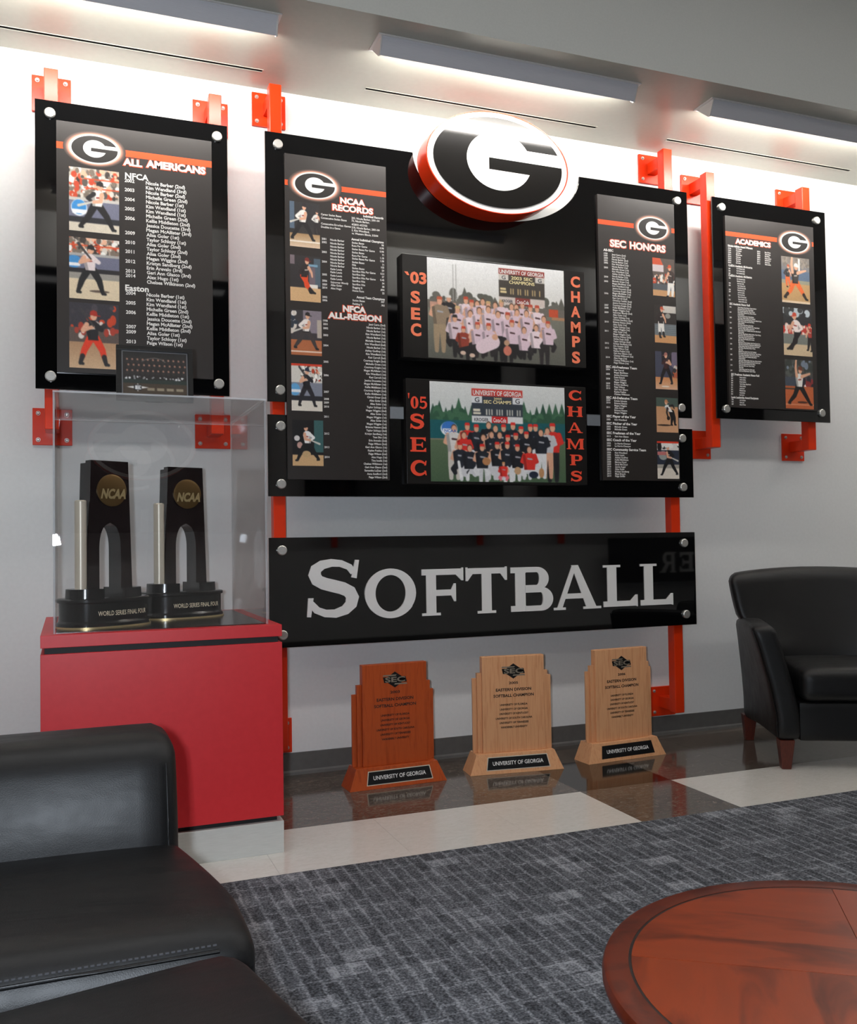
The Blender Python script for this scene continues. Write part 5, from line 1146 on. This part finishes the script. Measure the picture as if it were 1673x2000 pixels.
# ------------------------------------------------------------------ black leather sofa and ottoman in front
t = thing('leather_sofa', 'black leather sofa with its back to the red pedestal', 'sofa', (-.5, -2.32, 0))
def seatfn(x, y, z):
    X = x
    if x > -.2: X = x-.062*max(0, (y+2.45)/.34)**1.2*max(0, (x+.2)/.46)
    cr = max(0, 1-((x+.5)/.8)**4)*max(0, 1-((y+2.37)/.34)**2)
    zz = z+(.014*cr if z > .36 else 0)+(.004*math.sin(11*y+3*x)*cr if z > .36 else 0)
    if y < -2.56 and z > .36: zz -= .03*((-2.56-y)/.1)**2
    return (X, y, zz)
sc = wpart('seat_cushion', MB().rbox(-1.27, .296, -2.66, -2.03, .25, .425, .055, 22, seatfn), M_LEATHER, t, smooth=60)
pts = [(x, -2.648, .395) for x in [-1.2+1.43*i/40 for i in range(41)]]
wpart('seam_piping', MB().tube(pts, .0035, 6), M_LEATHER, t, parent=sc, smooth=60)
st2 = MB()
for i in range(150): st2.box(-1.2+1.43*i/150, -1.2+1.43*i/150+.006, -2.641, -2.639, .4015, .404)
wpart('stitching', st2, M_STITCH, t, parent=sc)
def sbfn(x, y, z):
    u_ = (z-.36)/.29; X = x
    return (X, y+.075*u_-.02*math.sin(math.pi*min(1, max(0, u_)))*(1 if y < -2.0 else 0), z)
bk = wpart('backrest', MB().rbox(-1.25, .222, -2.165, -1.97, .30, .650, (.05, .06, .06), 20, sbfn), M_LEATHER, t, smooth=60)
pts = []
for i in range(30):
    a = i/29; z = .34+.25*a; p = sbfn(.19, -2.165, z); pts.append((.196, p[1]+.001+(.0 if z < .6 else .02*((z-.6)/.02)**2*.1), z))
wpart('seam_piping', MB().tube(pts, .0022, 6), M_LEATHER, t, parent=bk, smooth=60)
wpart('base_rail', MB().rbox(-1.24, .215, -2.62, -1.93, .09, .25, .02, 6), M_LEATHER, t, smooth=60)
for x in (-1.16, .13):
    for y in (-2.6, -2.0): wpart('leg', MB().prismz([(x-.022, y-.022), (x+.022, y-.022), (x+.022, y+.022), (x-.022, y+.022)], .004, .092, [(x-.03, y-.03), (x+.03, y-.03), (x+.03, y+.03), (x-.03, y+.03)]), M_BROWNLEG, t)
orz = math.radians(12)
t = thing('leather_ottoman', 'black leather ottoman pushed against the front of the sofa', 'ottoman', (-.078, -3.106, 0), orz)
def ofn(x, y, z):
    cr = max(0, 1-(x/.42)**4)*max(0, 1-(y/.34)**4); return (x, y, z+((.016*cr+.003*math.sin(13*y+2*x)*cr) if z > .36 else 0))
oc = mesh_obj('top_cushion', MB().rbox(-.42, .42, -.345, .345, .25, .425, .06, 20, ofn), M_LEATHER, parent=t, smooth=60)
mesh_obj('base_rail', MB().rbox(-.40, .40, -.325, .325, .09, .25, .02, 6), M_LEATHER, parent=t, smooth=60)
for sx in (-.34, .34):
    for sy in (-.27, .27): mesh_obj('leg', MB().prismz([(sx-.022, sy-.022), (sx+.022, sy-.022), (sx+.022, sy+.022), (sx-.022, sy+.022)], .004, .092, [(sx-.03, sy-.03), (sx+.03, sy-.03), (sx+.03, sy+.03), (sx-.03, sy+.03)]), M_BROWNLEG, parent=t)

# ------------------------------------------------------------------ round coffee table
t = thing('coffee_table', 'round reddish wood coffee table with a dark inlaid ring', 'table', (1.080, -3.192, 0), 0)
RT, ZT = .388, .43
rim = MB().lathe([(.3, ZT-.034), (RT-.012, ZT-.034), (RT-.004, ZT-.028), (RT, ZT-.018), (RT, ZT-.010), (RT-.003, ZT-.003), (RT-.008, ZT), (.3485, ZT), (.3485, ZT-.004), (.3, ZT-.004)], n=120)
mesh_obj('rim', rim, M_TABLERIM, parent=t, smooth=35)
ri = MB(); n = 120; v = []; f = []
for i in range(n):
    a = 2*math.pi*i/n
    for r_, z in ((.3440, ZT-.0035), (.3440, ZT-.0006), (.3485, ZT-.0006), (.3485, ZT-.0035)): v.append((r_*math.cos(a), r_*math.sin(a), z))
for i in range(n):
    j = (i+1) % n
    for k in range(4): f.append((4*i+k, 4*j+k, 4*j+(k+1) % 4, 4*i+(k+1) % 4))
mesh_obj('inlay_ring', ri.add(v, f), M_DARKWOOD, parent=t)
wd = [(.0005, .0005)]+[(.344*math.cos(math.radians(a)), .344*math.sin(math.radians(a))) for a in [.1+i*89.8/30 for i in range(31)]]
wo = mesh_obj('veneer_wedge', MB().prismz(wd, ZT-.0038, ZT-.0002), M_TABLE, parent=t); wo.rotation_euler.z = math.radians(55)
for k in range(1, 4):
    o = bpy.data.objects.new('veneer_wedge', wo.data); COL.objects.link(o); o.parent = t; o.rotation_euler.z = math.radians(55+90*k)
ap = mesh_obj('apron', MB().lathe([(.335, ZT-.105), (.345, ZT-.105), (.345, ZT-.034), (.335, ZT-.034)], n=80), M_DARKWOOD, parent=t, smooth=35)
for k in range(4):
    a = math.radians(20+90*k); c, s_ = math.cos(a), math.sin(a); lg = MB()
    prof = [(.37, .395), (.368, .34), (.352, .25), (.335, .15), (.335, .08), (.345, .009)]
    pts = [(r_*c, r_*s_, z) for r_, z in prof]
    lg.tube(pts, .02, 10); mesh_obj('leg', lg, M_DARKWOOD, parent=t, smooth=50)
mesh_obj('lower_shelf', MB().lathe([(.02, .145), (.31, .145), (.318, .152), (.318, .162), (.312, .168), (.02, .168)], n=80), M_DARKWOOD, parent=t, smooth=35)

# ------------------------------------------------------------------ the display on the opposite wall, seen as reflections
def opp_board(label, x0, x1, z0, z1):
    o = mesh_obj('display_board', MB().box(x0, x1, YB+.18, YB+.19, z0, z1), M_BLKGLASS); tag(o, label, 'board')
    return o
opp_board('glossy black board behind the oval sign on the opposite wall', -.75, 1.75, 1.15, 3.5)
opp_board('glossy black board above the soccer sign on the opposite wall', 4.6, 7.6, 1.2, 3.5)
opp_board('plain glossy black board between the two opposite displays', 2.1, 4.2, 1.2, 3.5)
g_sign('oval white letter G sign on the opposite wall', (.50, YB+.21, 1.775), .375, .25, math.pi)
t = thing('name_sign', 'long black sign reading SOCCER on the opposite wall', 'sign', (7.75, YB+.19, .56), math.pi)
mesh_obj('glass_panel', MB().box(0, 2.3, 0, .01, 0, .49), M_BLKGLASS, parent=t)
x = .14
for i, ch in enumerate('SOCCER'):
    w_ = glyph(ch)[1]*(.26 if i == 0 else .215); mesh_obj('letter', glyph_mesh(ch, x, x+w_, .1, .1+(.28 if i == 0 else .225), -.0005, -.006), M_LETTER, parent=t); x += w_+.05
for x in (-.5, 1.5, 2.4, 3.95, 4.9, 7.3):
    post(x, 1.0, 3.75, (3.68,), 'red steel post on the opposite wall', YB, -1, 'red steel posts on the opposite wall')
washer(.5, 'grey wall washer light over the oval sign on the opposite wall', YB+.62, H_C, -1, 'opposite_left')
washer(3.4, 'grey wall washer light over the plain opposite board', YB+.62, H_C, -1, 'opposite_middle')
washer(6.2, 'grey wall washer light over the soccer display', YB+.62, H_C, -1, 'opposite_right')
